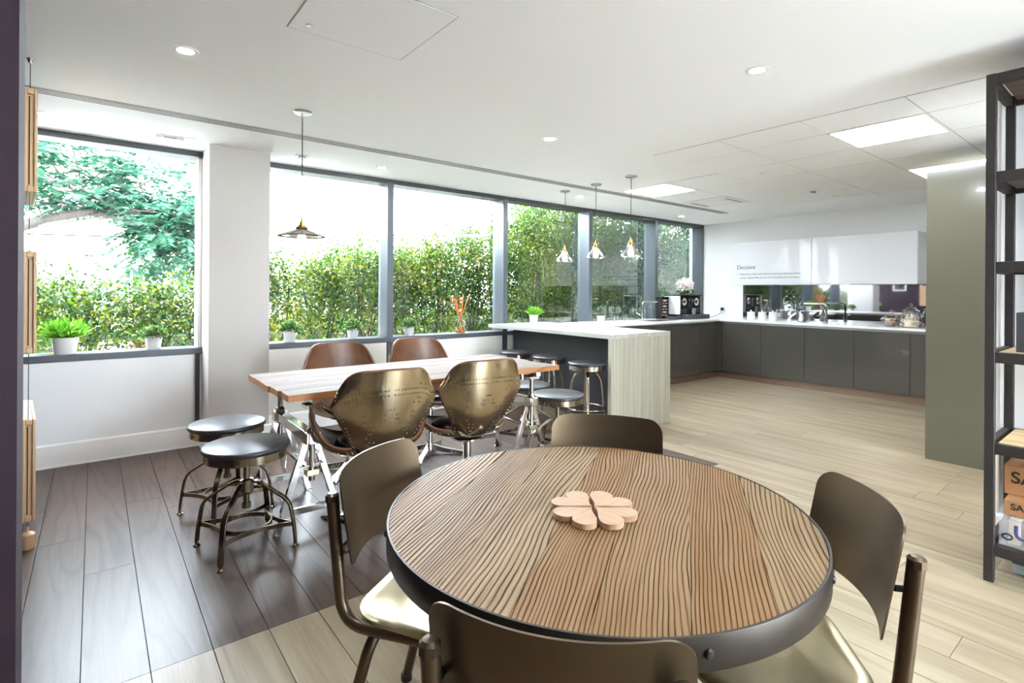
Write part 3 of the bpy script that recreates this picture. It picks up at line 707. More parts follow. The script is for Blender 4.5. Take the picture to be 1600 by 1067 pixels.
for x, zz in ((0.0, 0.3), (0.075, 0.3)):
    MB().lathe([(0.012, -0.02), (0.014, 0.01), (0, 0.014)], 14, (x, -0.085, zz)).build('steam_knob', 'chrome', cm)
    MB().cyl((x, -0.085, zz - 0.02), (x, -0.085, 0.17), 0.006, 8).build('steam_wand', 'chrome', cm)
MB().lathe([(0, 0.072), (0.035, 0.072), (0.035, 0.17), (0.032, 0.17), (0.032, 0.076), (0, 0.076)], 20, (0.035, -0.13, 0)).build('milk_jug', 'chrome', cm)
# capsule rack
cr = tag(empty('capsule_rack', (6.94, 5.0, 0.9)), 'black coffee capsule rack left of the coffee machine', 'capsule rack')
fr = MB(); fr.box(-0.09, -0.075, -0.05, 0.06, 0.0, 0.33); fr.box(0.075, 0.09, -0.05, 0.06, 0.0, 0.33); fr.box(-0.1, 0.1, -0.055, 0.065, 0.33, 0.345); fr.box(-0.075, 0.075, 0.045, 0.06, 0.0, 0.33)
fr.build('frame', 'black', cr, bevel=0.002)
for i in range(6):
    for j in range(3):
        q = MB().lathe([(0, 0.03), (0.013, 0.03), (0.018, 0.0), (0.0, 0.0)], 10).build('capsule', ['candy_red', 'candy_white', 'fence_metal', 'candy_dark'][(i * 2 + j * 3) % 4], cr)
        q.location = (-0.045 + 0.045 * j, -0.02, 0.06 + 0.045 * i); q.rotation_euler = (PI / 2, 0, 0)
bt = tag(empty('cup_tray', (7.0, 4.80, 0.9)), 'low dark tray in front of the capsule rack', 'tray')
f = MB(); f.box(-0.13, 0.03, -0.09, 0.09, 0, 0.006); f.build('base', 'bar_dark', bt, smooth=0)
f = MB()
for q in ((-0.13, 0.03, -0.09, -0.084), (-0.13, 0.03, 0.084, 0.09), (-0.13, -0.124, -0.084, 0.084), (0.024, 0.03, -0.084, 0.084)): f.box(*q, 0.006, 0.05)
f.build('rim', 'bar_dark', bt, smooth=0)
# flowers behind machine
fv = tag(empty('flower_vase', (7.68, 5.10, 0.9)), 'vase of white blossom standing behind the coffee machine', 'flowers')
MB().lathe([(0, 0), (0.045, 0), (0.05, 0.01), (0.06, 0.16), (0.052, 0.22), (0.058, 0.23)], 20).build('vase', 'porcelain', fv)
st = MB()
for k in range(9):
    a = k * 2.4; st.tube([(0, 0, 0.05), (0.02 * math.cos(a), 0.02 * math.sin(a), 0.26), (0.08 * math.cos(a), 0.08 * math.sin(a), 0.44)], 0.003, 6)
st.build('stems', 'dark_stem', fv)
rg = np.random.default_rng(4); n = 520
pp = rg.normal(size=(n, 3)); pp /= np.linalg.norm(pp, axis=1)[:, None]; pp = pp * (rg.uniform(0.55, 1, n) ** 0.5)[:, None] * np.array([0.13, 0.13, 0.11]) + np.array([0, 0, 0.53])
o = link_mesh('blossom', leaves_mesh('blossom', pp, 0.045, 0.95, rng=rg), 'petal_white', fv, smooth=0); o['kind'] = 'stuff'
pp = rg.normal(size=(120, 3)) * np.array([0.06, 0.06, 0.04]) + np.array([0, 0, 0.40])
o = link_mesh('foliage', leaves_mesh('foliage', pp, 0.07, 0.5, rng=rg), 'leaf_box', fv, smooth=0); o['kind'] = 'stuff'
# bottles and glasses
def bottle(u, v, hgt, rad, label):
    o = MB().lathe([(0, 0.0), (rad * 0.95, 0), (rad, 0.005), (rad, hgt * 0.55), (rad * 0.5, hgt * 0.75), (rad * 0.36, hgt * 0.8), (rad * 0.36, hgt * 0.97), (rad * 0.44, hgt * 0.97), (rad * 0.44, hgt)], 20).build('glass_bottle', 'clear_glass', loc=(u, v, 0.9))
    tag(o, label, 'bottle', 'clear glass bottles by the sink tap')
for u, v, hh, lb in [(6.28, 5.06, 0.22, 'short clear glass bottle, leftmost of the row left of the tap'), (6.38, 5.10, 0.22, 'short clear glass bottle, second in the row left of the tap'),
                     (6.48, 5.06, 0.22, 'short clear glass bottle, third in the row left of the tap'), (6.58, 5.09, 0.23, 'short clear glass bottle just left of the tall ones'),
                     (6.74, 5.08, 0.27, 'tall clear glass bottle behind the tap spout, left of the pair'), (6.84, 5.05, 0.25, 'tall clear glass bottle behind the tap spout, right of the pair')]:
    bottle(u, v, hh, 0.036, lb)
def tumbler(u, v, label):
    o = MB().lathe([(0, 0.004), (0.024, 0.004), (0.032, 0.085), (0.034, 0.085), (0.027, 0), (0, 0)], 18).build('drinking_glass', 'clear_glass', loc=(u, v, 0.9)); tag(o, label, 'glass', 'drinking glasses by the window')
for u, v, lb in [(5.80, 5.02, 'drinking glass standing next to the white bowl'), (5.92, 5.06, 'drinking glass second from the white bowl'), (6.03, 5.0, 'drinking glass third from the white bowl'), (6.14, 5.06, 'drinking glass nearest the bottles')]:
    tumbler(u, v, lb)
o = MB().lathe([(0, 0), (0.04, 0), (0.046, 0.006), (0.06, 0.075), (0.057, 0.075), (0.042, 0.01), (0, 0.01)], 24).build('white_bowl', 'porcelain', loc=(5.60, 5.06, 0.9)); tag(o, 'small white bowl beside the third mullion on the window worktop', 'bowl')
# socket and plug
s = tag(empty('wall_socket', (U1, 4.83, 1.035)), 'white double socket with a black plug on the kitchen wall', 'socket')
MB().box(-0.01, -0.001, -0.073, 0.073, -0.043, 0.043).build('plate', 'white_plastic', s, bevel=0.003)
MB().box(-0.05, -0.01, -0.055, -0.01, -0.022, 0.025).build('plug', 'black', s, bevel=0.006)
MB().tube([(-0.045, -0.03, -0.015), (-0.06, -0.03, -0.05), (-0.08, 0.0, -0.09), (-0.2, 0.03, -0.125), (-0.35, 0.03, -0.129)], 0.004, 8).build('cable', 'black', s)

# ================================================================== ROUND TABLE
TC = Vector((1.072, 0.985)); TZ = 0.742; TR = 0.552; TA = math.radians(33.5)
rt = tag(empty('round_table', (TC.x, TC.y, 0), TA), 'round reclaimed wood table with dark steel rim in the foreground', 'table')
bw = 0.158; nb = 7; R = TR - 0.006
ed = [-R] + [-R + 2 * R * (k / nb) + random.uniform(-0.012, 0.012) for k in range(1, nb)] + [R]
for k in range(nb):
    y0, y1 = ed[k] + 0.0008, ed[k + 1] - 0.0008
    ys = np.linspace(y0, y1, 14)
    right = [(math.sqrt(max(R * R - y * y, 0)), y) for y in ys]; left = [(-x, y) for x, y in right[::-1]]
    if k == 0: right = right[1:] if right[0][0] < 1e-4 else right
    pts = [p for i, p in enumerate(right + left) if i == 0 or (abs(p[0] - (right + left)[i - 1][0]) + abs(p[1] - (right + left)[i - 1][1])) > 1e-5]
    o = MB().prism(pts, TZ - 0.04, TZ + random.uniform(-0.001, 0.0012)).build('board', 'reclaimed_elm', rt, smooth=0)
MB().lathe([(TR - 0.005, TZ - 0.062), (TR, TZ - 0.062), (TR + 0.001, TZ - 0.06), (TR + 0.001, TZ - 0.001), (TR, TZ + 0.0005), (TR - 0.005, TZ + 0.0005)], 96, closed=True).build('steel_rim', 'band_steel', rt)
for k in range(8):
    a = PI / 8 + k * PI / 4 + 0.12
    q = MB().lathe([(0, 0.006), (0.006, 0.005), (0.009, 0.002), (0.0095, 0)], 12).build('bolt', 'black', rt)
    q.location = ((TR + 0.001) * math.cos(a), (TR + 0.001) * math.sin(a), TZ - 0.03); q.rotation_euler = (0, PI / 2, a)
MB().lathe([(0, 0.0), (0.05, 0.0), (0.05, TZ - 0.045), (0, TZ - 0.045)], 24).build('column', 'band_steel', rt)
MB().lathe([(0, 0.0), (0.27, 0.0), (0.275, 0.006), (0.26, 0.016), (0.08, 0.03), (0.05, 0.05), (0, 0.05)], 40).build('base', 'band_steel', rt)
# clover hearts
def heart_outline(s):
    pts = []
    for k in range(40):
        t = 2 * PI * k / 40
        x = 16 * math.sin(t) ** 3; y = 13 * math.cos(t) - 5 * math.cos(2 * t) - 2 * math.cos(3 * t) - math.cos(4 * t)
        pts.append(((y + 17) * s / 29, -x * s / 26.5))    # point at the origin, lobes along +x
    return pts[::-1]
CC = Vector((1.035, 0.958)); hl = ['far left', 'near left', 'near right', 'far right']
for k, (a, lb) in enumerate(((96.6, 'upper left'), (186.6, 'lower left'), (276.6, 'lower right'), (6.6, 'upper right'))):
    A = math.radians(a)
    out = heart_outline(0.105)
    ar = sum(out[i][0] * out[(i + 1) % 40][1] - out[(i + 1) % 40][0] * out[i][1] for i in range(40))
    o = MB().prism(out if ar > 0 else out[::-1], 0, 0.014).build('heart_coaster', 'clover_wood', bevel=0.002)
    o.location = (CC.x + 0.004 * math.cos(A), CC.y + 0.004 * math.sin(A), TZ + 0.0015); o.rotation_euler = (0, 0, A)
    tag(o, 'heart-shaped pale wooden coaster, %s leaf of the clover on the round table' % lb, 'coaster', 'heart coasters laid as a clover')

# ---- metal chairs
def metal_chair(label):
    r = tag(empty('metal_chair'), label, 'chair', 'bronze metal chairs at the round table')
    # seat plate
    out = []
    for p in rbox(0.41, 0.40, 0.10, 8):
        out.append((p[0] * (0.92 + 0.16 * (p[1] + 0.2) / 0.4), p[1] + 0.005))
    rings = [(1.0, -0.010), (1.0, 0.0), (0.97, 0.004), (0.85, 0.0), (0.5, -0.008), (0.15, -0.011)]
    v = []; n = len(out)
    for s_, z in rings: v += [(x * s_, (y - 0.005) * s_ + 0.005, 0.452 + z) for x, y in out]
    f = [(i * n + k, i * n + (k + 1) % n, (i + 1) * n + (k + 1) % n, (i + 1) * n + k) for i in range(len(rings) - 1) for k in range(n)]
    f += [tuple((len(rings) - 1) * n + k for k in range(n)), tuple(range(n))[::-1]]
    MB().add(v, f).build('seat', 'seat_steel', r, smooth=50)
    # curved back sheet
    W, zb, zt, cr_ = 0.212, 0.585, 0.828, 0.05
    nx, nz = 32, 10
    def pt(i, k, off):
        x = W * math.sin((-1 + 2 * i / nx) * PI / 2); t = k / nz
        lim = 0.0
        e = W - abs(x)
        if e < cr_: lim = cr_ - math.sqrt(max(cr_ ** 2 - (cr_ - e) ** 2, 0))
        z0, z1 = zb + lim * 0.6, zt - lim
        z = z0 + (z1 - z0) * t
        y = -0.222 - 0.045 * (z - 0.6) / 0.24 + 0.062 * (x / W) ** 2 + off
        return (x, y, z)
    v = [pt(i, k, 0) for i in range(nx + 1) for k in range(nz + 1)] + [pt(i, k, -0.005) for i in range(nx + 1) for k in range(nz + 1)]
    M = (nx + 1) * (nz + 1); f = []
    idx = lambda i, k: i * (nz + 1) + k
    for i in range(nx):
        for k in range(nz):
            f.append((idx(i, k), idx(i, k + 1), idx(i + 1, k + 1), idx(i + 1, k))); f.append(tuple(M + q for q in (idx(i, k), idx(i + 1, k), idx(i + 1, k + 1), idx(i, k + 1))))
        for k in (0, nz):
            q = (idx(i, k), idx(i + 1, k), M + idx(i + 1, k), M + idx(i, k)); f.append(q if k == 0 else q[::-1])
    for i in (0, nx):
        for k in range(nz):
            q = (idx(i, k), M + idx(i, k), M + idx(i, k + 1), idx(i, k + 1)); f.append(q if i == 0 else q[::-1])
    MB().add(v, f).build('backrest', 'bronze_steel', r, smooth=40)
    for s in (-1, 1):
        p = smooth_path([(s * 0.192, -0.238, 0.765), (s * 0.19, -0.205, 0.428), (s * 0.185, 0.17, 0.428), (s * 0.195, 0.235, 0.012)], 0.075, 7)
        MB().tube(p, 0.0168, 12).build('side_tube', 'bronze_steel', r)
        MB().lathe([(0.0185, -0.012), (0.0185, 0.004), (0.012, 0.010), (0, 0.011)], 8, (s * 0.192, -0.2385, 0.765)).build('tube_cap', 'bronze_steel', r)
        MB().cyl((s * 0.185, -0.20, 0.70), (s * 0.185, -0.245, 0.70), 0.007, 8).build('rivet', 'black', r)
        MB().lathe([(0, 0), (0.019, 0), (0.019, 0.02), (0.0165, 0.022)], 12, (s * 0.195, 0.235, 0)).build('foot_cap', 'black', r)
        MB().lathe([(0, 0), (0.019, 0), (0.019, 0.02), (0.0165, 0.022)], 12, (s * 0.2, -0.225, 0)).build('foot_cap', 'black', r)
    p = smooth_path([(-0.2, -0.225, 0.012), (-0.182, -0.12, 0.405), (0.182, -0.12, 0.405), (0.2, -0.225, 0.012)], 0.07, 7)
    MB().tube(p, 0.0158, 12).build('rear_leg_frame', 'bronze_steel', r)
    MB().cyl((-0.185, 0.12, 0.428), (0.185, 0.12, 0.428), 0.012, 10).build('seat_rail', 'bronze_steel', r)
    return r
ch0 = metal_chair('')
for k, (ang, dist, tw, lb) in enumerate(((128, 0.44, -4, 'bronze metal chair left of the round table, back turned to the stools'), (39, 0.44, 0, 'bronze metal chair on the far side of the round table, only its back showing'),
                                     (-52, 0.43, 4, 'bronze metal chair at the right of the round table, pulled slightly out'), (217, 0.435, 0, 'bronze metal chair nearest the camera at the bottom edge'))):
    c = ch0 if k == 0 else copy_tree(ch0)
    A = math.radians(ang)
    c.location = (TC.x + dist * math.cos(A), TC.y + dist * math.sin(A), 0); c.rotation_euler = (0, 0, A + PI / 2 + math.radians(tw)); c['label'] = lb

# ================================================================== TRESTLE TABLE
T0, T1, TV0, TV1, TTZ = 0.775, 2.72, 2.865, 3.735, 0.772
tt = tag(empty('trestle_table', ((T0 + T1) / 2, (TV0 + TV1) / 2, 0)), 'long reclaimed plank table on chrome trestles by the windows', 'table')
hl_, hw_ = (T1 - T0) / 2, (TV1 - TV0) / 2
nbd = 5
for k in range(nbd):
    y0 = -hw_ + 2 * hw_ * k / nbd + 0.001; y1 = -hw_ + 2 * hw_ * (k + 1) / nbd - 0.001
    a = hl_ - random.uniform(0, 0.02); b = hl_ - random.uniform(0, 0.02); ym = (y0 + y1) / 2
    pts = [(-a, y0), (b, y0), (b + random.uniform(-.008, .004), ym), (b - random.uniform(0, .006), y1), (-a + random.uniform(0, .008), y1), (-a - random.uniform(-.006, .004), ym)]
    o = MB().prism(pts, TTZ - 0.035, TTZ).build('board', 'reclaimed_plank', tt, bevel=0.002)
    o.data.materials.append(MATS['plank_edge'])
    for p in o.data.polygons:
        if abs(p.normal.z) < 0.5: p.material_index = 1
MB().box(-hl_ + 0.1, hl_ - 0.1, -0.05, 0.05, TTZ - 0.055, TTZ - 0.0355).build('batten', 'black', tt, smooth=0)
def trestle(x):
    t = empty('trestle', (x, 0, 0)); t.parent = tt
    MB().box(-0.022, 0.022, -0.40, 0.40, TTZ - 0.075, TTZ - 0.0355).build('top_rail', 'chrome', t, bevel=0.003)
    MB().box(-0.028, 0.028, -0.36, 0.36, 0.475, 0.535).build('beam', 'chrome', t, bevel=0.004)
    for s in (-1, 1):
        y = s * 0.32
        MB().cyl((0, y, 0.27), (0, y, TTZ - 0.07), 0.017, 14).build('screw_post', 'chrome', t)
        MB().box(-0.04, 0.04, y - 0.035, y + 0.035, 0.475, 0.54).build('clamp', 'nickel', t, bevel=0.004)
        MB().lathe([(0.017, 0.54), (0.03, 0.54), (0.03, 0.55), (0.02, 0.565), (0.017, 0.565)], 16, (0, y, 0)).build('collar', 'chrome', t)
        MB().box(-0.035, 0.035, y - 0.03, y + 0.03, 0.30, 0.335).build('lower_clamp', 'nickel', t, bevel=0.003)
        MB().box(-0.045, 0.045, y - 0.04, y + 0.04, TTZ - 0.1, TTZ - 0.076).build('top_bracket', 'nickel', t, bevel=0.003)
        MB().tube([(-0.06, y, 0.345), (0.06, y - 0.005, 0.36)], 0.005, 8).build('locking_pin', 'chrome', t)
        for q in (-1, 1):
            MB().sweep([(q * 0.03, y * 0.93, 0.47), (q * 0.178, y * 0.93, 0.0)], [(-0.018, -0.013), (0.018, -0.013), (0.018, 0.013), (-0.018, 0.013)]).build('leg', 'chrome', t, bevel=0.002)
        MB().box(-0.145, 0.145, y * 0.93 - 0.010, y * 0.93 + 0.010, 0.09, 0.125).build('leg_brace', 'chrome', t, bevel=0.002)
        ch = [(-0.02 + 0.04 * k / 8, y * 0.8 - s * 0.03, 0.30 - 0.14 * (1 - ((k - 4) / 4) ** 2)) for k in range(9)]
        MB().tube(ch, 0.0018, 5).build('pin_chain', 'chrome', t)
    MB().box(-0.012, 0.012, -0.29, 0.29, 0.31, 0.33).build('cross_rail', 'chrome', t, bevel=0.002)
trestle(-hl_ + 0.175); trestle(hl_ - 0.175)

# ---- aviator chairs
def grid_shell(name_o, name_i, P, thick, mo, mi, parent, flip=False):
    """P: (n,m,3) outer surface grid; inner surface = offset along normal."""
    n, m, _ = P.shape
    du = np.gradient(P, axis=0); dv = np.gradient(P, axis=1)
    N = np.cross(du, dv); N /= np.linalg.norm(N, axis=2, keepdims=True) + 1e-9
    if flip: N = -N
    Q = P + N * thick
    def faces(rev):
        f = []
        for i in range(n - 1):
            for j in range(m - 1):
                q = (i * m + j, (i + 1) * m + j, (i + 1) * m + j + 1, i * m + j + 1); f.append(q[::-1] if rev else q)
        return f
    MB().add(P.reshape(-1, 3), faces(not flip)).build(name_o, mo, parent, smooth=60)
    # lining with rounded rim closing onto the outer shell
    v = list(Q.reshape(-1, 3)); f = faces(flip)
    b = [(i, 0) for i in range(n)] + [(n - 1, j) for j in range(1, m)] + [(i, m - 1) for i in range(n - 2, -1, -1)] + [(0, j) for j in range(m - 2, 0, -1)]
    o = len(v); cen = P.reshape(-1, 3).mean(0)
    for i, j in b: v.append(P[i, j] + N[i, j] * thick * 0.0)
    K = len(b)
    for k in range(K):
        a, c_ = b[k], b[(k + 1) % K]
        q = (a[0] * m + a[1], c_[0] * m + c_[1], o + (k + 1) % K, o + k); f.append(q)
    MB().add(v, f).build(name_i, mi, parent, smooth=60)
    e = [(0, j) for j in range(1, m)] + [(i, m - 1) for i in range(1, n)] + [(n - 1, j) for j in range(m - 2, 0, -1)]
    MB().tube([tuple(P[i, j] + N[i, j] * thick * 0.55) for i, j in e], thick * 0.42, 6).build('rim_piping', 'brown_leather', parent)
    return N
def aviator_chair():
    r = empty('aviator_chair')
    # back shell
    n, m = 33, 22
    P = np.zeros((n, m, 3))
    for i in range(n):
        s = -1 + 2 * i / (n - 1)
        for k in range(m):
            t = k / (m - 1)
            hw = 0.12 + 0.175 * min(t / 0.84, 1) ** 0.9
            # round the upper corners: shift rows down near the sides
            zz = 0.365 + 0.542 * t
            crn = max(0, abs(s) - 0.4) / 0.6
            zz -= 0.115 * crn ** 2.8 * t ** 2.0; zz += 0.05 * abs(s) ** 2.5 * (1 - t) ** 2
            zz -= 0.01 * s * s * t
            x = s * hw * (1 - 0.10 * t ** 6 * abs(s) ** 3)
            y = -0.165 - 0.115 * t + 0.16 * (1 - t) ** 6 + 0.12 * (abs(s) ** 2.2) * (0.35 + 0.65 * t) - 0.015 * math.sin(PI * t)
            P[i, k] = (x, y, zz)
    grid_shell('back_shell', 'back_lining', P, 0.026, 'aviator_metal', 'brown_leather', r, flip=True)
    Pb = P
    # seat shell with arms
    n2, m2 = 33, 24
    S = np.zeros((n2, m2, 3))
    for i in range(n2):
        s = -1 + 2 * i / (n2 - 1)
        for k in range(m2):
            t = k / (m2 - 1)
            y = -0.09 + 0.39 * t
            hw = 0.14 + 0.20 * math.sin(PI * min(t, 0.62) / 1.24) - 0.07 * max(0, t - 0.62) ** 1.5 / 0.38 ** 1.5
            rise = 0.05 + 0.185 * math.exp(-((t - 0.66) / 0.30) ** 2)
            th = s * 1.6; x = hw * math.sin(th)
            z = 0.395 + 0.05 * ((t - 0.42) / 0.58) ** 2 + rise * (1 - math.cos(th))
            y += 0.04 * (1 - s * s) * (t - 0.3) - 0.05 * abs(s) ** 3 * t
            S[i, k] = (x, y, z)
    grid_shell('seat_shell', 'seat_lining', S, 0.024, 'aviator_metal', 'dark_leather', r, flip=False)
    # seat cushion
    c = rbox(0.38, 0.30, 0.12, 6); v = []; kk = len(c)
    rg_ = [(0.92, 0.425), (1.0, 0.44), (1.0, 0.465), (0.93, 0.485), (0.6, 0.497), (0.2, 0.5)]
    for q, z in rg_: v += [(x * q, y * q + 0.10, z) for x, y in c]
    f = [(a * kk + b, a * kk + (b + 1) % kk, (a + 1) * kk + (b + 1) % kk, (a + 1) * kk + b) for a in range(len(rg_) - 1) for b in range(kk)] + [tuple((len(rg_) - 1) * kk + b for b in range(kk))]
    MB().add(v, f).build('seat_cushion', 'dark_leather', r, smooth=60)
    # rivets
    rv = MB()
    def rivet(p, nrm):
        nrm = Vector(nrm).normalized(); q = nrm.to_track_quat('Z', 'Y')
        ring = [q @ Vector((0.0052 * math.cos(a * PI / 3), 0.0052 * math.sin(a * PI / 3), 0.0)) for a in range(6)]
        p = Vector(p)
        rv.add([tuple(p + x) for x in ring] + [tuple(p + x * 0.6 + nrm * 0.003) for x in ring], [(a, (a + 1) % 6, 6 + (a + 1) % 6, 6 + a) for a in range(6)] + [tuple(range(6, 12))])
    def along(G, N, a, b, cnt, off=0):
        for k in range(cnt):
            t = k / (cnt - 1); fi = a[0] + (b[0] - a[0]) * t; fk = a[1] + (b[1] - a[1]) * t
            i = int(round(fi * (G.shape[0] - 1))); j = int(round(fk * (G.shape[1] - 1)))
            rivet(G[i, j], N[i, j])
    def normals(G, sgn):
        du = np.gradient(G, axis=0); dv = np.gradient(G, axis=1); N = np.cross(du, dv); return sgn * N / (np.linalg.norm(N, axis=2, keepdims=True) + 1e-9)
    Nb = normals(Pb, 1); Ns = normals(S, -1)
    for off in (0.0, 0.045):
        along(Pb, Nb, (0.30 + off, 0.02), (0.16 + off, 0.88), 16); along(Pb, Nb, (0.70 - off, 0.02), (0.84 - off, 0.88), 16)
        along(Pb, Nb, (0.05, 0.80 - off), (0.95, 0.80 - off), 28)
    along(Pb, Nb, (0.04, 0.1), (0.04, 0.95), 16); along(Pb, Nb, (0.96, 0.1), (0.96, 0.95), 16)
    along(Pb, Nb, (0.22, 0.35), (0.5, 0.62), 12); along(Pb, Nb, (0.78, 0.35), (0.5, 0.62), 12)
    for off in (0.08, 0.14):
        along(S, Ns, (off, 0.05), (off, 0.95), 18); along(S, Ns, (1 - off, 0.05), (1 - off, 0.95), 18)
    along(S, Ns, (0.2, 0.9), (0.8, 0.9), 14)
    o = rv.build('rivets', 'rivet_metal', r, smooth=0); o['kind'] = 'stuff'
    # pedestal
    MB().cyl((0, 0.03, 0.05), (0, 0.03, 0.40), 0.026, 18).build('pedestal', 'chrome', r)
    MB().lathe([(0.1, 0.392), (0.1, 0.384), (0.03, 0.37)], 20, (0, 0.03, 0)).build('swivel_plate', 'chrome', r)
    MB().lathe([(0.0, 0.085), (0.034, 0.085), (0.04, 0.03), (0.0, 0.03)], 18, (0, 0.03, 0)).build('hub', 'chrome', r)
    for k in range(4):
        a = k * PI / 2 + PI / 4; ca, sa = math.cos(a), math.sin(a)
        v = []
        for rr, hwid, zt, zb in ((0.02, 0.022, 0.075, 0.035), (0.12, 0.022, 0.05, 0.018), (0.30, 0.026, 0.024, 0.006), (0.33, 0.02, 0.018, 0.006)):
            for w_, z in ((-hwid, zb), (hwid, zb), (hwid * 0.7, zt), (-hwid * 0.7, zt)):
                v.append((rr * ca - w_ * sa, 0.03 + rr * sa + w_ * ca, z))
        f = [(i * 4 + j, i * 4 + (j + 1) % 4, (i + 1) * 4 + (j + 1) % 4, (i + 1) * 4 + j) for i in range(3) for j in range(4)] + [(3, 2, 1, 0), (12, 13, 14, 15)]
        MB().add(v, f).build('star_leg', 'chrome', r, smooth=30)
        MB().lathe([(0, 0), (0.014, 0), (0.014, 0.007)], 12, (0.31 * ca, 0.03 + 0.31 * sa, 0)).build('foot_pad', 'black', r)
    return r
av0 = aviator_chair()
for k, (u, v, rz, lb) in enumerate(((1.245, 2.79, -7.0, 'riveted metal aviator chair on the near side of the trestle table, left one'), (1.875, 2.80, -6.0, 'riveted metal aviator chair on the near side of the trestle table, right one'),
                                (1.47, 3.80, 180, 'aviator chair with brown leather back by the window wall, left one'), (2.15, 3.82, 180, 'aviator chair with brown leather back by the window wall, right one'))):
    c = av0 if k == 0 else copy_tree(av0)
    c.location = (u, v, 0); c.rotation_euler = (0, 0, math.radians(rz)); tag(c, lb, 'chair', 'riveted aviator chairs')

# ---- stools
def seat_disc(r, R, z, band):
    MB().lathe([(0, z - 0.026), (R * 0.97, z - 0.026), (R, z - 0.018), (R, z - 0.010), (R * 0.985, z - 0.003), (R * 0.95, z), (0, z + 0.0005)], 44).build('seat', 'black_wood', r, smooth=50)
    MB().lathe([(R * 0.93, z - 0.027), (R * 0.95, z - 0.027), (R * 0.95, z - 0.066), (R * 0.93, z - 0.066)], 44, closed=True).build('seat_band', band, r)
    for k in range(6):
        a = k * PI / 3
        MB().cyl((R * 0.945 * math.cos(a), R * 0.945 * math.sin(a), z - 0.046), (R * 0.962 * math.cos(a), R * 0.962 * math.sin(a), z - 0.046), 0.005, 8).build('rivet', 'black', r)
def low_stool():
    r = empty('low_stool'); met = 'aged_nickel'
    seat_disc(r, 0.208, 0.53, met)
    sp = MB(); sp.box(-0.19, 0.19, -0.014, 0.014, 0.488, 0.5); sp.box(-0.014, 0.014, -0.19, 0.19, 0.488, 0.4995); sp.build('seat_support', met, r, smooth=0)
    MB().cyl((0, 0, 0.2), (0, 0, 0.488), 0.0155, 14).build('screw_column', met, r)
    MB().lathe([(0.0155, 0.35), (0.034, 0.345), (0.034, 0.285), (0.024, 0.275), (0.0155, 0.275)], 18).build('hub', met, r)
    MB().lathe([(0.0155, 0.225), (0.022, 0.225), (0.022, 0.2), (0.0, 0.195)], 14).build('column_nut', met, r)
    for k in range(4):
        a = PI / 4 + k * PI / 2; ca, sa = math.cos(a), math.sin(a)
        pr = smooth_path([(0.02, 0, 0.335), (0.06, 0, 0.335), (0.222, 0, 0.232), (0.245, 0, 0.10), (0.252, 0, 0.022)], 0.045, 5)
        lg = MB().flat([(p[0] * ca, p[0] * sa, p[2]) for p in pr], 0.012, 0.026).build('leg', met, r, bevel=0.002, smooth=40)
        g = MB().lathe([(0, 0), (0.017, 0), (0.018, 0.005), (0.012, 0.010), (0.008, 0.014), (0.008, 0.024)], 14, (0.252 * ca, 0.252 * sa, 0)).build('foot_glide', met, r)
        # inward bowed brace to the next leg
        a2 = a + PI / 2; p0 = Vector((0.244 * ca, 0.244 * sa, 0.115)); p2 = Vector((0.244 * math.cos(a2), 0.244 * math.sin(a2), 0.115)); mid = Vector((0.075 * math.cos(a + PI / 4), 0.075 * math.sin(a + PI / 4), 0.115))
        MB().flat([p0 * (1 - t) ** 2 + mid * 2 * t * (1 - t) + p2 * t * t for t in np.linspace(0, 1, 13)], 0.022, 0.006).build('brace', met, r, smooth=40)
    MB().lathe([(0.116, 0.104), (0.122, 0.104), (0.122, 0.126), (0.116, 0.126)], 36, closed=True).build('foot_ring', met, r)
    MB().tube([(-0.05, 0.02, 0.425), (0.06, -0.02, 0.44)], 0.005, 8).build('height_pin', met, r)
    return r
ls0 = low_stool()
for k, (u, v, rz, lb) in enumerate(((0.622, 2.985, 8, 'low adjustable stool with black seat in front, left of the trestle table'), (0.63, 3.53, 20, 'low adjustable stool with black seat behind the front one, nearest the pillar'),
                                (2.83, 3.0, 30, 'low adjustable stool at the right end of the trestle table, nearer the camera'), (2.90, 3.47, 12, 'low adjustable stool at the right end of the trestle table, farther back'))):
    c = ls0 if k == 0 else copy_tree(ls0)
    c.location = (u, v, 0); c.rotation_euler = (0, 0, math.radians(rz)); tag(c, lb, 'stool', 'low adjustable stools')
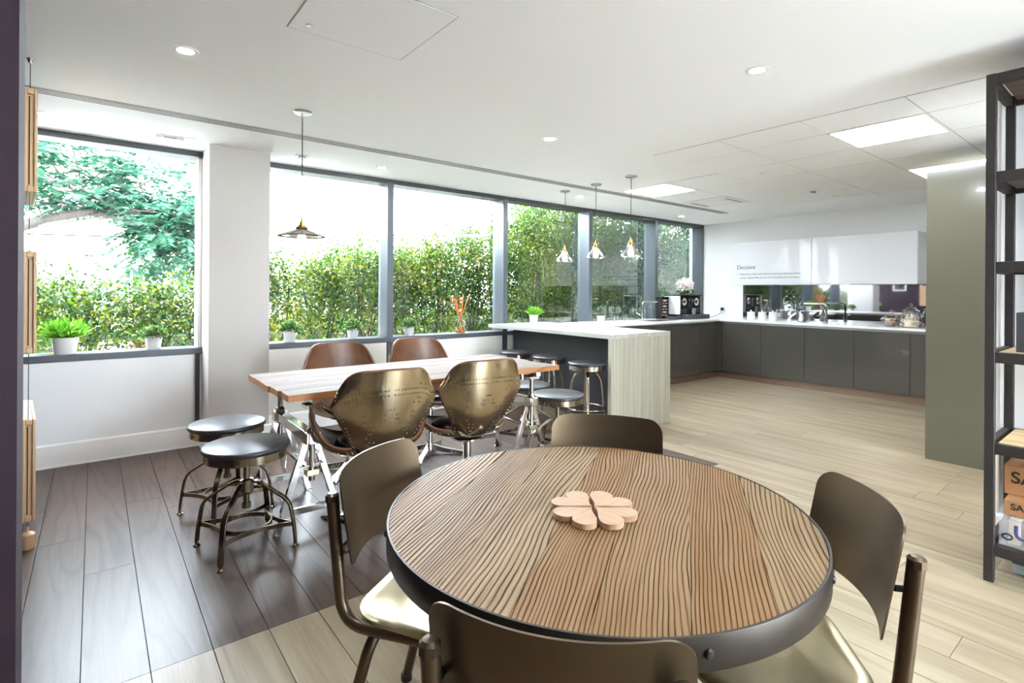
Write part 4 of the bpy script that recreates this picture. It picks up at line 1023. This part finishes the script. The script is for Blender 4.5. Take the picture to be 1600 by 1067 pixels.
def bar_stool():
    r = empty('bar_stool'); met = 'nickel'
    seat_disc(r, 0.178, 0.66, met)
    sp = MB(); sp.box(-0.16, 0.16, -0.012, 0.012, 0.615, 0.627); sp.box(-0.012, 0.012, -0.16, 0.16, 0.615, 0.6265); sp.build('seat_support', met, r, smooth=0)
    MB().cyl((0, 0, 0.19), (0, 0, 0.615), 0.012, 12).build('screw_column', met, r)
    MB().lathe([(0.012, 0.60), (0.03, 0.595), (0.03, 0.555), (0.016, 0.53), (0.012, 0.53)], 16).build('hub', met, r)
    MB().lathe([(0, 0.196), (0.05, 0.196), (0.052, 0.204), (0, 0.21)], 20).build('column_plate', met, r)
    for k in range(4):
        a = PI / 4 + k * PI / 2; ca, sa = math.cos(a), math.sin(a)
        pr = smooth_path([(0.02, 0, 0.575), (0.075, 0, 0.58), (0.135, 0, 0.50), (0.165, 0, 0.16), (0.215, 0, 0.012)], 0.07, 6)
        MB().tube([(p[0] * ca, p[0] * sa, p[2]) for p in pr], 0.0105, 10).build('leg', met, r)
        MB().lathe([(0, 0), (0.015, 0), (0.015, 0.016), (0.010, 0.02)], 12, (0.215 * ca, 0.215 * sa, 0)).build('foot_cap', met, r)
        MB().cyl((0.045 * ca, 0.045 * sa, 0.203), (0.163 * ca, 0.163 * sa, 0.203), 0.005, 8).build('spoke', met, r)
    MB().tube([(0.172 * math.cos(2 * PI * k / 36), 0.172 * math.sin(2 * PI * k / 36), 0.235) for k in range(36)], 0.008, 8, closed=True).build('foot_ring', met, r)
    return r
bs0 = bar_stool()
for k, (u, v, rz, lb) in enumerate(((3.625, 3.45, 5, 'tall bar stool nearest the waterfall end of the bar'), (3.655, 4.0, 25, 'tall bar stool in the middle of three at the bar'), (3.63, 4.53, 40, 'tall bar stool farthest along the bar, by the window wall'))):
    c = bs0 if k == 0 else copy_tree(bs0)
    c.location = (u, v, 0); c.rotation_euler = (0, 0, math.radians(rz)); tag(c, lb, 'bar stool', 'tall stools at the bar')

# ================================================================== HANGING CANVASES
CX, CV = -0.2565, 3.62; cang = math.radians(5.0)
for (z0, z1), lb in zip(((1.81, 2.335), (0.991, 1.508), (0.134, 0.655)), ('wood-edged canvas hung on a cable at the far left, topmost of three', 'wood-edged canvas hung on a cable at the far left, middle of three', 'wood-edged canvas hung on a cable at the far left, lowest of three')):
    r = tag(empty('hanging_canvas', (CX, CV, z0), cang), lb, 'picture', 'canvases hung in a column on cables')
    hh = z1 - z0; hw = 0.027; D = 0.62
    f = MB(); t = 0.014
    # edge frame: bevelled border with a recessed channel
    f.box(-hw, -hw + t, 0, D, 0, hh); f.box(hw - t, hw, 0, D, 0, hh); f.box(-hw + t, hw - t, 0, D, 0, t * 2); f.box(-hw + t, hw - t, 0, D, hh - t * 2, hh)
    f.build('edge_frame', 'frame_wood', r, bevel=0.004)
    MB().box(-hw + t, hw - t, 0.012, 0.02, t * 2, hh - t * 2).build('channel', 'frame_wood', r, smooth=0)
    MB().cyl((-0.004, 0.008, t * 2 + 0.01), (-0.004, 0.008, hh - t * 2 - 0.01), 0.0022, 8).build('cord', 'cord_dark', r)
    MB().box(-hw - 0.002, -hw, 0.01, D - 0.01, 0.01, hh - 0.01).build('canvas_face', 'canvas', r, smooth=0)
    MB().box(-hw + t, hw - t, 0.03, D - 0.002, hh, hh + 0.002).build('top_strip', 'canvas', r, smooth=0)
cb = tag(empty('hanging_cable', (CX - 0.003, CV + 0.008, 0)), 'thin steel cable holding the three canvases at the far left', 'cable')
for a, b in ((0.1, 0.136), (0.653, 0.993), (1.506, 1.812), (2.333, H_CEIL - 0.02)):
    MB().cyl((0, 0, a), (0, 0, b), 0.002, 6).build('cable_run', 'cable_steel', cb)
MB().lathe([(0, 0), (0.028, 0), (0.03, 0.004), (0.03, 0.072), (0.022, 0.08), (0.006, 0.084), (0.005, 0.11), (0, 0.11)], 20).build('floor_weight', 'frame_wood', cb)
MB().lathe([(0, -0.022), (0.008, -0.022), (0.014, -0.004), (0.016, 0)], 14, (0, 0, H_CEIL)).build('ceiling_anchor', 'chrome', cb)

# ================================================================== POTS ON THE SILL
def pot_plant(u, v, z, rt_, hgt, kind, label, spread, ph, seed, group='potted plants on the window sill'):
    r = tag(empty('potted_plant', (u, v, z)), label, 'plant', group)
    rb_ = rt_ * 0.76
    MB().lathe([(0, 0), (rb_ * 0.96, 0), (rb_, 0.004), (rt_ * 0.985, hgt * 0.93), (rt_, hgt * 0.94), (rt_, hgt), (rt_ * 0.93, hgt), (rt_ * 0.9, hgt * 0.85)], 28).build('pot', 'white_pot', r)
    MB().lathe([(0, hgt * 0.88), (rt_ * 0.91, hgt * 0.86)], 24).build('soil', 'soil', r)
    rg = np.random.default_rng(seed)
    if kind == 'fern':
        n = 420; a = rg.uniform(0, 2 * PI, n); tilt = rg.uniform(0.1, 1.15, n); L = ph * rg.uniform(0.6, 1.1, n)
        pos = []; dirs = []
        for k in range(n):
            d = np.array([math.cos(a[k]) * math.sin(tilt[k]), math.sin(a[k]) * math.sin(tilt[k]), math.cos(tilt[k])])
            if d[1] > 0: d[1] *= 0.45
            b0 = np.array([math.cos(a[k]), math.sin(a[k]), 0]) * rt_ * 0.55 * rg.random() + [0, 0, hgt * 0.9]
            for s in range(4):
                pos.append(b0 + d * L[k] * (s * 0.22) + [0, 0, -0.02 * (s * 0.22) ** 2]); dirs.append(d + rg.normal(size=3) * 0.28)
        pos = np.array(pos); dirs = np.array(dirs)
        me = leaves_mesh('foliage', pos, ph * 0.34, 0.2, dirs=dirs, rng=rg)
        m = 'leaf_fern'
    else:
        n = 700
        p = rg.normal(size=(n, 3)); p /= np.linalg.norm(p, axis=1)[:, None]; p[:, 2] = np.abs(p[:, 2]) * 1.0 - 0.1
        pos = p * (rg.uniform(0.5, 1.0, n))[:, None] * np.array([spread, min(spread, 0.085), ph]) + [0, 0, hgt]
        me = leaves_mesh('foliage', pos, 0.028, 0.7, dirs=p + rg.normal(size=(n, 3)) * 0.5, rng=rg); m = 'leaf_box'
        st = MB()
        for k in range(7):
            q = k * 0.9; st.tube([(0, 0, hgt * 0.85), (spread * 0.5 * math.cos(q), 0.04 * math.sin(q), hgt + ph * 0.6)], 0.002, 5)
        st.build('stems', 'dark_stem', r)
    o = link_mesh('foliage', me, m, r, smooth=0); o['kind'] = 'stuff'
pot_plant(-0.17, 5.222, 0.826, 0.084, 0.125, 'fern', 'large bright green fern in a white pot on the leftmost sill', 0.12, 0.17, 1)
pot_plant(0.385, 5.225, 0.826, 0.064, 0.11, 'box', 'small round-leaved plant in a white pot on the leftmost sill, near the pillar', 0.085, 0.085, 2)
pot_plant(1.455, 5.225, 0.826, 0.06, 0.11, 'box', 'small leafy plant in a white pot on the sill just right of the pillar', 0.085, 0.10, 3)
pot_plant(2.07, 5.225, 0.826, 0.06, 0.105, 'box', 'small leafy plant in a white pot on the sill left of the first mullion', 0.08, 0.10, 4)
pot_plant(2.70, 5.225, 0.826, 0.06, 0.105, 'box', 'small leafy plant in a white pot on the sill left of the reed diffuser', 0.08, 0.09, 5)
pot_plant(4.36, 5.07, 0.922, 0.058, 0.10, 'fern', 'bright green fern in a small white pot standing on the bar top', 0.08, 0.13, 6, 'potted plants on counters')
# reed diffuser
rd = tag(empty('reed_diffuser', (3.36, 5.215, 0.826)), 'glass reed diffuser with orange reeds on the window sill', 'reed diffuser')
MB().lathe([(0, 0.002), (0.052, 0.002), (0.056, 0.008), (0.056, 0.125), (0.045, 0.145), (0.026, 0.152), (0.026, 0.175), (0.034, 0.178), (0.034, 0.188), (0.024, 0.19)], 26).build('bottle', 'clear_glass', rd)
MB().lathe([(0, 0.006), (0.052, 0.006), (0.052, 0.03), (0, 0.03)], 24).build('oil', 'amber_oil', rd)
rg = random.Random(5)
for k in range(13):
    a = k * 2.399; sp = 0.03 + 0.105 * math.sqrt(k / 12)
    MB().tube([(-0.022 * math.cos(a), -0.016 * math.sin(a), 0.012), (0.006 * math.cos(a), 0.006 * math.sin(a), 0.18), (sp * 1.25 * math.cos(a), sp * 0.7 * math.sin(a), 0.43 + rg.uniform(-.03, .03))], 0.003 if k % 3 else 0.0045, 6).build('reed', 'reed', rd)

# ================================================================== BOOKSHELF
SU, SV = 3.232, 0.562      # outer front-left corner
bk = tag(empty('bookshelf', (SU, SV, 0)), 'tall dark steel shelving unit with wooden boards at the right edge', 'bookshelf')
SD, SL, PT, SH = 0.475, 1.7, 0.036, 2.335
for x in (0, SD - PT):
    for y in (-PT, -SL):
        MB().box(x, x + PT, y, y + PT, 0, SH).build('post', 'shelf_steel', bk, bevel=0.003)
levels = [(2.285, 'shelf_board_dark'), (1.835, 'shelf_board_dark'), (1.422, 'shelf_board_dark'), (1.008, 'shelf_board'), (0.59, 'shelf_board'), (0.125, 'shelf_board_dark')]
for z, m in levels:
    fr = empty('shelf_frame', (0, 0, z)); fr.parent = bk
    for x in (0.002, SD - 0.032): MB().box(x, x + 0.03, -SL + PT, -PT, 0, 0.048).build('long_rail', 'shelf_steel', fr, bevel=0.002)
    for y in (-PT + 0.01, -SL + 0.01): MB().box(PT, SD - PT, y, y + 0.03, 0, 0.048).build('end_rail', 'shelf_steel', fr, bevel=0.002)
    MB().box(0.034, SD - 0.034, -SL + 0.044, -0.044, 0.022, 0.05).build('board', m, fr, bevel=0.002)
def carton(u, v, z, a, b, hh, label, txt, tsize):
    r = tag(empty('cardboard_box', (u, v, z)), label, 'box', 'cardboard boxes on the bookshelf')
    MB().box(0, a, -b, 0, 0, hh - 0.002).build('body', 'cardboard', r, bevel=0.002)
    MB().box(0, a / 2 - 0.001, -b, 0, hh - 0.0018, hh).build('flap', 'cardboard', r, smooth=0); MB().box(a / 2 + 0.001, a, -b, 0, hh - 0.0018, hh).build('flap', 'cardboard', r, smooth=0)
    text_mesh('stencil', txt, tsize, 'ink', r, Matrix.Translation((-0.0006, -0.022, hh * 0.42)) @ Matrix(((0, 0, -1, 0), (-1, 0, 0, 0), (0, 1, 0, 0), (0, 0, 0, 1))), bold=tsize * 0.018)['label'] = 'black stencilled lettering'
def crate_():
    r = tag(empty('storage_crate', (3.272, 0.515, 0.1755)), 'clear plastic storage crate with blue handle on the lowest shelf', 'crate')
    a, b, hh, t = 0.36, 0.50, 0.125, 0.004
    f = MB(); f.box(0, t, -b, 0, 0, hh); f.box(a - t, a, -b, 0, 0, hh); f.box(t, a - t, -t, 0, 0, hh); f.box(t, a - t, -b, -b + t, 0, hh); f.box(t, a - t, -b + t, -t, 0, t)
    f.build('tub', 'clear_plastic', r, smooth=0)
    MB().box(-0.012, a + 0.012, -b - 0.012, 0.012, hh, hh + 0.012).build('lid', 'clear_plastic', r, bevel=0.003)
    MB().tube(smooth_path([(-0.014, -0.06, hh - 0.02), (-0.022, -0.06, hh - 0.075), (-0.022, -0.44, hh - 0.075), (-0.014, -0.44, hh - 0.02)], 0.03), 0.007, 8).build('handle', 'blue_plastic', r)
    MB().tube([(0, 0.017 * math.cos(2 * PI * k / 16), 0.012 * math.sin(2 * PI * k / 16)) for k in range(16)], 0.004, 6, closed=True).build('latch', 'blue_plastic', r, loc=(-0.009, -0.03, 0.045))
    for k in range(7):
        MB().box(0.03, 0.30, -0.07 - 0.055 * k, -0.03 - 0.055 * k, t, 0.115 - 0.006 * (k % 3)).build('folder', ['pale_book', 'canvas', 'fence_metal'][k % 3], r, bevel=0.002)
crate_()
carton(3.285, 0.50, 0.3135, 0.36, 0.44, 0.066, 'flat cardboard box lying on the plastic crate', 'SAMPLES', 0.04)
carton(3.39, 0.515, 0.381, 0.26, 0.42, 0.135, 'stencilled cardboard box stacked on the flat one', 'SAMPLES', 0.075)
r = tag(empty('magazine_file', (3.30, 0.465, 1.0585)), 'dark grey box file on the middle shelf of the bookshelf', 'box file')
f = MB(); f.box(0, 0.26, -0.1, -0.094, 0, 0.18); f.box(0, 0.26, -0.006, 0, 0, 0.18); f.box(0, 0.006, -0.094, -0.006, 0, 0.18); f.box(0.254, 0.26, -0.094, -0.006, 0, 0.15); f.box(0.006, 0.254, -0.094, -0.006, 0, 0.005)
f.build('case', 'dark_case', r, bevel=0.001)
MB().box(0.02, 0.24, -0.085, -0.015, 0.005, 0.16).build('papers', 'canvas', r, smooth=0)
r = tag(empty('low_storage_case', (3.42, 0.485, 0)), 'small grey and black case on the floor below the bookshelf', 'case')
MB().box(0, 0.25, -0.35, 0, 0.004, 0.05).build('body', 'fence_metal', r, bevel=0.004)
MB().box(-0.006, 0.256, -0.356, 0.006, 0.05, 0.062).build('lid', 'dark_case', r, bevel=0.004)
MB().box(-0.006, 0.0, -0.2, -0.15, 0.03, 0.05).build('clasp', 'black', r, smooth=0)
# pictures on the dark left wall
for v, wd, hh, lb in ((4.72, 0.30, 0.30, 'small white-framed picture on the dark purple wall'), (3.95, 0.62, 0.32, 'wide white-framed picture on the dark purple wall')):
    r = tag(empty('wall_picture', (U0, v, 1.38)), lb, 'picture', 'white-framed pictures on the purple wall')
    t = 0.03; f = MB()
    for q in ((-wd / 2, wd / 2, 0, t), (-wd / 2, wd / 2, hh - t, hh), (-wd / 2, -wd / 2 + t, t, hh - t), (wd / 2 - t, wd / 2, t, hh - t)): f.box(0.001, 0.025, q[0], q[1], q[2], q[3])
    f.build('frame', 'white_trim', r, bevel=0.002)
    MB().box(0.001, 0.012, -wd / 2 + t, wd / 2 - t, t, hh - t).build('print', 'picture_dark', r, smooth=0)

# ================================================================== OUTSIDE
g = MB().box(-40, 60, -40, 70, -0.25, -0.15).build('ground', 'paving', smooth=0); struct(g, 'pale paving and street outside the windows', 'ground')
bed = MB().box(-6, 14, V_WIN + 0.45, 8.6, -0.15, -0.02).build('planting_bed', 'earth', smooth=0); tag(bed, 'earth planting bed along the outside of the windows', 'planting bed')
def shrub(u, v, hgt, wid, nleaf, m, label, seed, z_lo=0.75, spiky=8, leaf=0.042):
    rg = np.random.default_rng(seed)
    r = tag(empty('hedge_shrub', (u, v, -0.02)), label, 'shrub', 'hedge shrubs outside the windows')
    st = MB(); tips = []
    for k in range(5):
        a = rg.uniform(0, 2 * PI); sx, sy = math.cos(a) * wid * 0.7, math.sin(a) * wid * 0.6
        p1 = (sx * 0.15, sy * 0.15, 0.45 + rg.uniform(-.1, .1)); p2 = (sx * 0.6 + rg.normal() * 0.03, sy * 0.6, min(1.0, hgt * 0.6)); p3 = (sx, sy, hgt * rg.uniform(0.75, 0.95))
        st.tube([(rg.normal() * 0.05, rg.normal() * 0.05, 0), p1, p2, p3], 0.009, 5)
        for q in range(3):
            b = rg.uniform(0.5, 0.95); e = (p1[0] + rg.normal() * wid * 0.4, p1[1] + rg.normal() * wid * 0.3, p1[2] + rg.uniform(0.15, 0.5)); st.tube([p1, e], 0.0045, 4)
    pos = []; dr = []
    sparse = []
    for k in range(spiky):
        b = np.array([rg.normal() * wid * 0.5, rg.normal() * wid * 0.3, hgt * rg.uniform(0.75, 0.92)]); d = np.array([rg.normal() * 0.45, rg.normal() * 0.3, 1.0]); d /= np.linalg.norm(d); L = rg.uniform(0.18, 0.62)
        bend = np.array([rg.normal(), rg.normal(), 0]) * 0.2
        st.tube([tuple(b), tuple(b + d * L * 0.5 + bend * L * 0.2), tuple(b + d * L + bend * L)], 0.0022, 4)
        for q in range(int(16 * L / 0.3)):
            t = rg.random(); pos.append(b + d * L * t + bend * L * t * t + rg.normal(size=3) * 0.012); sparse.append(0.35 + 0.3 * rg.random())
    # clumpy body
    nc = 34
    cz = z_lo + (hgt - z_lo) * rg.random(nc) ** 0.85
    taper = 1.0 - 0.45 * np.clip((cz - z_lo) / (hgt - z_lo), 0, 1) ** 2
    cen = np.stack([rg.normal(size=nc) * wid * 0.6 * taper, rg.normal(size=nc) * wid * 0.5 * taper, cz], 1)
    which = rg.integers(0, nc, nleaf)
    body = cen[which] + rg.normal(size=(nleaf, 3)) * np.array([0.13, 0.12, 0.11])
    low = int(nleaf * 0.05); body[:low, 2] = rg.uniform(0.1, z_lo + 0.1, low)
    body = body[body[:, 2] > 0.05]
    ct = rg.random(nc)
    tint = np.concatenate([np.array(sparse), 0.55 * ct[which][:len(body)] + 0.45 * rg.random(len(body))])
    allp = np.concatenate([np.array(pos).reshape(-1, 3), body])
    o = link_mesh('foliage', leaves_mesh('foliage', allp, leaf, 0.62, tint=tint, rng=rg), m, r, smooth=0); o['kind'] = 'stuff'
    st.build('stems', 'dark_stem', r, smooth=60)
win_names = ['leafy shrub of the hedge outside the leftmost window', 'leafy shrub of the hedge outside the window right of the pillar', 'leafy shrub of the hedge behind the reed diffuser window', 'leafy tall hedge shrub outside the window above the bar',
             'leafy tall hedge shrub outside the window behind the glass pendants', 'leafy tall hedge shrub outside the rightmost window']
sd_ = 100
def hedge_h(u):
    xs = [-3, 0.4, 1.4, 2.4, 3.2, 4.4, 5.4, 6.4, 8, 12]; hs = [1.5, 1.5, 1.6, 1.8, 2.05, 2.7, 3.5, 3.9, 4.0, 4.0]
    return float(np.interp(u, xs, hs))
u = -1.1
while u < 11.8:
    for row, vv in enumerate((6.2, 7.2)):
        uu = u + (0.24 if row else 0) + random.uniform(-.06, .06)
        hh = hedge_h(uu * V_WIN / vv * 1.0 + 0.0) * (1.0 if row == 0 else 1.05) + random.uniform(-.1, .1)
        if row and uu < 2.0: continue
        if row == 0 and uu < 1.0: hh *= 0.9
        k = int(np.searchsorted([0.95, 2.44, 3.97, 5.48, 6.99], uu * V_WIN / vv))
        dense = 1.45 if uu > 3 else (1.2 if uu > 1.2 else 1.25)
        shrub(uu, vv, hh, 0.30, int((2200 + 1500 * (hh - 1.2)) * dense), 'leaf_hedge' if (uu < 6.8) else 'leaf_dark', win_names[k], sd_, z_lo=0.85 if uu < 4.5 else 0.6, spiky=14 if uu < 5 else 4)
        sd_ += 1
    u += 0.52
# ---- tree with arching branch outside the leftmost window
tree = tag(empty('garden_tree', (-1.4, 8.3, -0.15)), 'tree with an arching branch and feathery leaves outside the leftmost window', 'tree')
def T(p): return (p[0] + 1.4, p[1] - 8.3, p[2] + 0.15)
trunk = [(-1.4, 8.3, -0.15), (-1.35, 8.3, 0.9), (-1.15, 8.25, 1.6), (-0.82, 8.2, 1.93), (-0.45, 8.1, 2.12), (-0.05, 8.0, 2.22), (0.2, 7.95, 2.19), (0.5, 7.9, 2.08)]
tm = MB(); rad = [0.12, 0.10, 0.08, 0.065, 0.055, 0.047, 0.042, 0.034]
n = 10; vv_ = []; ff = []
for i, p in enumerate(trunk):
    a = Vector(trunk[max(i - 1, 0)]); b = Vector(trunk[min(i + 1, len(trunk) - 1)]); t = (b - a).normalized(); nx_ = t.cross(Vector((0, 1, 0))).normalized(); ny_ = t.cross(nx_)
    for k in range(n): vv_.append(T(Vector(p) + nx_ * rad[i] * math.cos(2 * PI * k / n) + ny_ * rad[i] * math.sin(2 * PI * k / n)))
for i in range(len(trunk) - 1):
    for k in range(n): ff.append((i * n + k, i * n + (k + 1) % n, (i + 1) * n + (k + 1) % n, (i + 1) * n + k))
ff.append(tuple((len(trunk) - 1) * n + k for k in range(n)))
tm.add(vv_, ff).build('trunk', 'bark', tree, smooth=60)
rg = np.random.default_rng(11); br = MB(); pos = []; dirs = []; tints = []
brs = []
for k in range(26):
    i = rg.integers(3, 8); s = np.array(trunk[i]); e = np.array([rg.uniform(-1.2, 1.75), rg.uniform(7.3, 8.9), rg.uniform(2.1, 3.5)])
    if k % 3 == 0: e[0] = rg.uniform(0.5, 1.8); e[2] = rg.uniform(1.6, 2.6)
    mid = (s + e) / 2 + [0, 0, 0.2]; br.tube([T(s), T(mid), T(e)], 0.009, 5); brs.append((s, mid, e))
def frond(b, d, L):
    m_ = 11
    sidev = np.cross(d, [0, 0, 1.0]); sidev /= np.linalg.norm(sidev) + 1e-9
    tt_ = rg.random()
    for q in range(m_):
        t = (q + 1) / m_; p = b + d * L * t + np.array([0, 0, -0.25 * L * t * t])
        for s in (-1, 1):
            pos.append(p); dirs.append(sidev * s + d * 0.5 + np.array([0, 0, -0.25 + rg.normal() * 0.1])); tints.append(np.clip(0.6 * tt_ + 0.4 * rg.random(), 0, 1))
for s, mid, e in brs:
    for k in range(26):
        t = rg.uniform(0.3, 1.05); b = (1 - t) ** 2 * s + 2 * t * (1 - t) * mid + t * t * e + rg.normal(size=3) * np.array([.2, .16, .12])
        if b[0] < 0.3 and b[2] < 2.25: b[2] = 2.3 + rg.random() * 0.9
        a = rg.uniform(0, 2 * PI); d = np.array([math.cos(a), math.sin(a), rg.uniform(-0.35, 0.25)]); d /= np.linalg.norm(d)
        frond(b, d, rg.uniform(0.2, 0.36))
for k in range(330):      # hanging curtain of leaves right of the branch
    b = np.array([rg.uniform(0.35, 1.5), rg.uniform(7.4, 8.6), rg.uniform(1.5, 2.5)]); a = rg.uniform(0, 2 * PI); d = np.array([math.cos(a), math.sin(a), -0.5]); d /= np.linalg.norm(d); frond(b, d, rg.uniform(0.2, 0.34))
allp = np.array([T(p) for p in pos])
o = link_mesh('foliage', leaves_mesh('foliage', allp, 0.085, 0.36, tint=np.array(tints), dirs=np.array(dirs), rng=rg), 'leaf_tree', tree, smooth=0); o['kind'] = 'stuff'
br.build('branches', 'bark', tree, smooth=60)
# ---- flowers low among shrubs
n = 260; pp = np.stack([rg.uniform(-0.35, 0.32, n), rg.normal(size=n) * 0.06, 0.02 * rg.normal(size=n) + 0.66], 1); tn = np.where(pp[:, 0] > 0.16, rg.uniform(0, 0.3, n), rg.uniform(0.5, 1, n))
pp[:, 2] -= np.where(pp[:, 0] > 0.16, rg.uniform(0, 0.14, n), 0)
fb = tag(empty('flower_bed', (0.18, 7.6, -0.02)), 'pale pink and red flowers low among the shrubs outside the leftmost window', 'flowers')
o = link_mesh('petals', leaves_mesh('petals', pp, 0.07, 0.8, tint=tn, rng=rg), 'flower_bed', fb, smooth=0); o['kind'] = 'stuff'
st = MB()
for k in range(24): st.tube([(rg.uniform(-.3, .3), rg.normal() * 0.04, 0), (rg.uniform(-.33, .3), rg.normal() * 0.05, 0.64)], 0.004, 4)
st.build('stems', 'dark_stem', fb)
# ---- far hedge, fence, building, lamp post
def far_hedge(u0, u1, v, hgt, nleaf, label, seed, m='leaf_dark'):
    rg = np.random.default_rng(seed)
    r = tag(empty('far_hedge', ((u0 + u1) / 2, v, -0.15)), label, 'hedge')
    w_ = (u1 - u0) / 2
    p = np.stack([rg.uniform(-w_, w_, nleaf), rg.normal(size=nleaf) * 0.25, hgt * rg.random(nleaf) ** 0.8], 1)
    p[:, 2] *= 0.85 + 0.15 * np.sin(p[:, 0] * 2.1) ** 2
    o = link_mesh('foliage', leaves_mesh('foliage', p, 0.12, 0.7, rng=rg), m, r, smooth=0); o['kind'] = 'stuff'
    MB().box(-w_, w_, -0.1, 0.1, 0, hgt * 0.7).build('twig_core', 'dark_stem', r, smooth=0)
far_hedge(-4.5, 2.2, 11.5, 0.95, 5000, 'low clipped hedge beyond the shrubs, seen through the leftmost window', 1)
far_hedge(2.5, 9.5, 12.0, 1.0, 5000, 'low clipped hedge beyond the shrubs, seen below the metal pendant', 2, 'leaf_hedge')
far_hedge(8.5, 16.5, 10.4, 3.4, 14000, 'tall dark evergreen hedge behind the shrubs at the right', 3)
fe = tag(empty('metal_fence', (0, 15, -0.15)), 'grey vertical-bar metal fence across the street', 'fence')
for k in range(60):
    MB().box(-8 + k * 0.3, -8 + k * 0.3 + 0.2, -0.02, 0.02, 0, 1.62).build('fence_slat', 'fence_paint', fe, smooth=0)
MB().box(-8, 10, 0.02, 0.06, 0.3, 0.4).build('rail', 'fence_paint', fe, smooth=0); MB().box(-8, 10, 0.02, 0.06, 1.3, 1.4).build('rail', 'fence_paint', fe, smooth=0)
bd = tag(empty('far_building', (0, 24, -0.15)), 'large pale panel-clad building far behind the garden', 'building')
MB().box(-14, 11.2, 0.05, 10, 0, 6.6).build('wall', 'building_panel', bd, smooth=0)
pmz = {}
for i in range(9):
    for j in range(5):
        m = 'building_cream' if (i * 3 + j * 5) % 7 in (1, 4) else 'building_panel'
        if m not in pmz:
            q = MB().box(0, 2.72, 0, 0.05, 0, 1.27); me = bpy.data.meshes.new('cladding_panel'); me.from_pydata(q.v, [], q.f); me.materials.append(MATS[m]); pmz[m] = me
        o = bpy.data.objects.new('cladding_panel', pmz[m]); COL.objects.link(o); o.parent = bd; o.location = (-13.9 + i * 2.78, 0, 0.1 + j * 1.3)
lp = tag(empty('street_lamp', (12.4, 25, -0.15)), 'tall grey street lamp seen through the window with the reed diffuser', 'street lamp')
MB().lathe([(0.0, 0), (0.11, 0), (0.1, 0.6), (0.07, 0.8), (0.055, 6.0), (0, 6.0)], 12).build('pole', 'lamp_grey', lp)
MB().box(-0.1, 0.55, -0.12, 0.12, 5.98, 6.12).build('lantern', 'lamp_grey', lp, bevel=0.03)
lp = tag(empty('street_lamp', (14.2, 19.5, -0.15)), 'grey steel pole beside the second mullion outside', 'pole')
MB().lathe([(0.0, 0), (0.08, 0), (0.07, 0.6), (0.06, 7.0), (0, 7.0)], 12).build('pole', 'lamp_grey', lp)
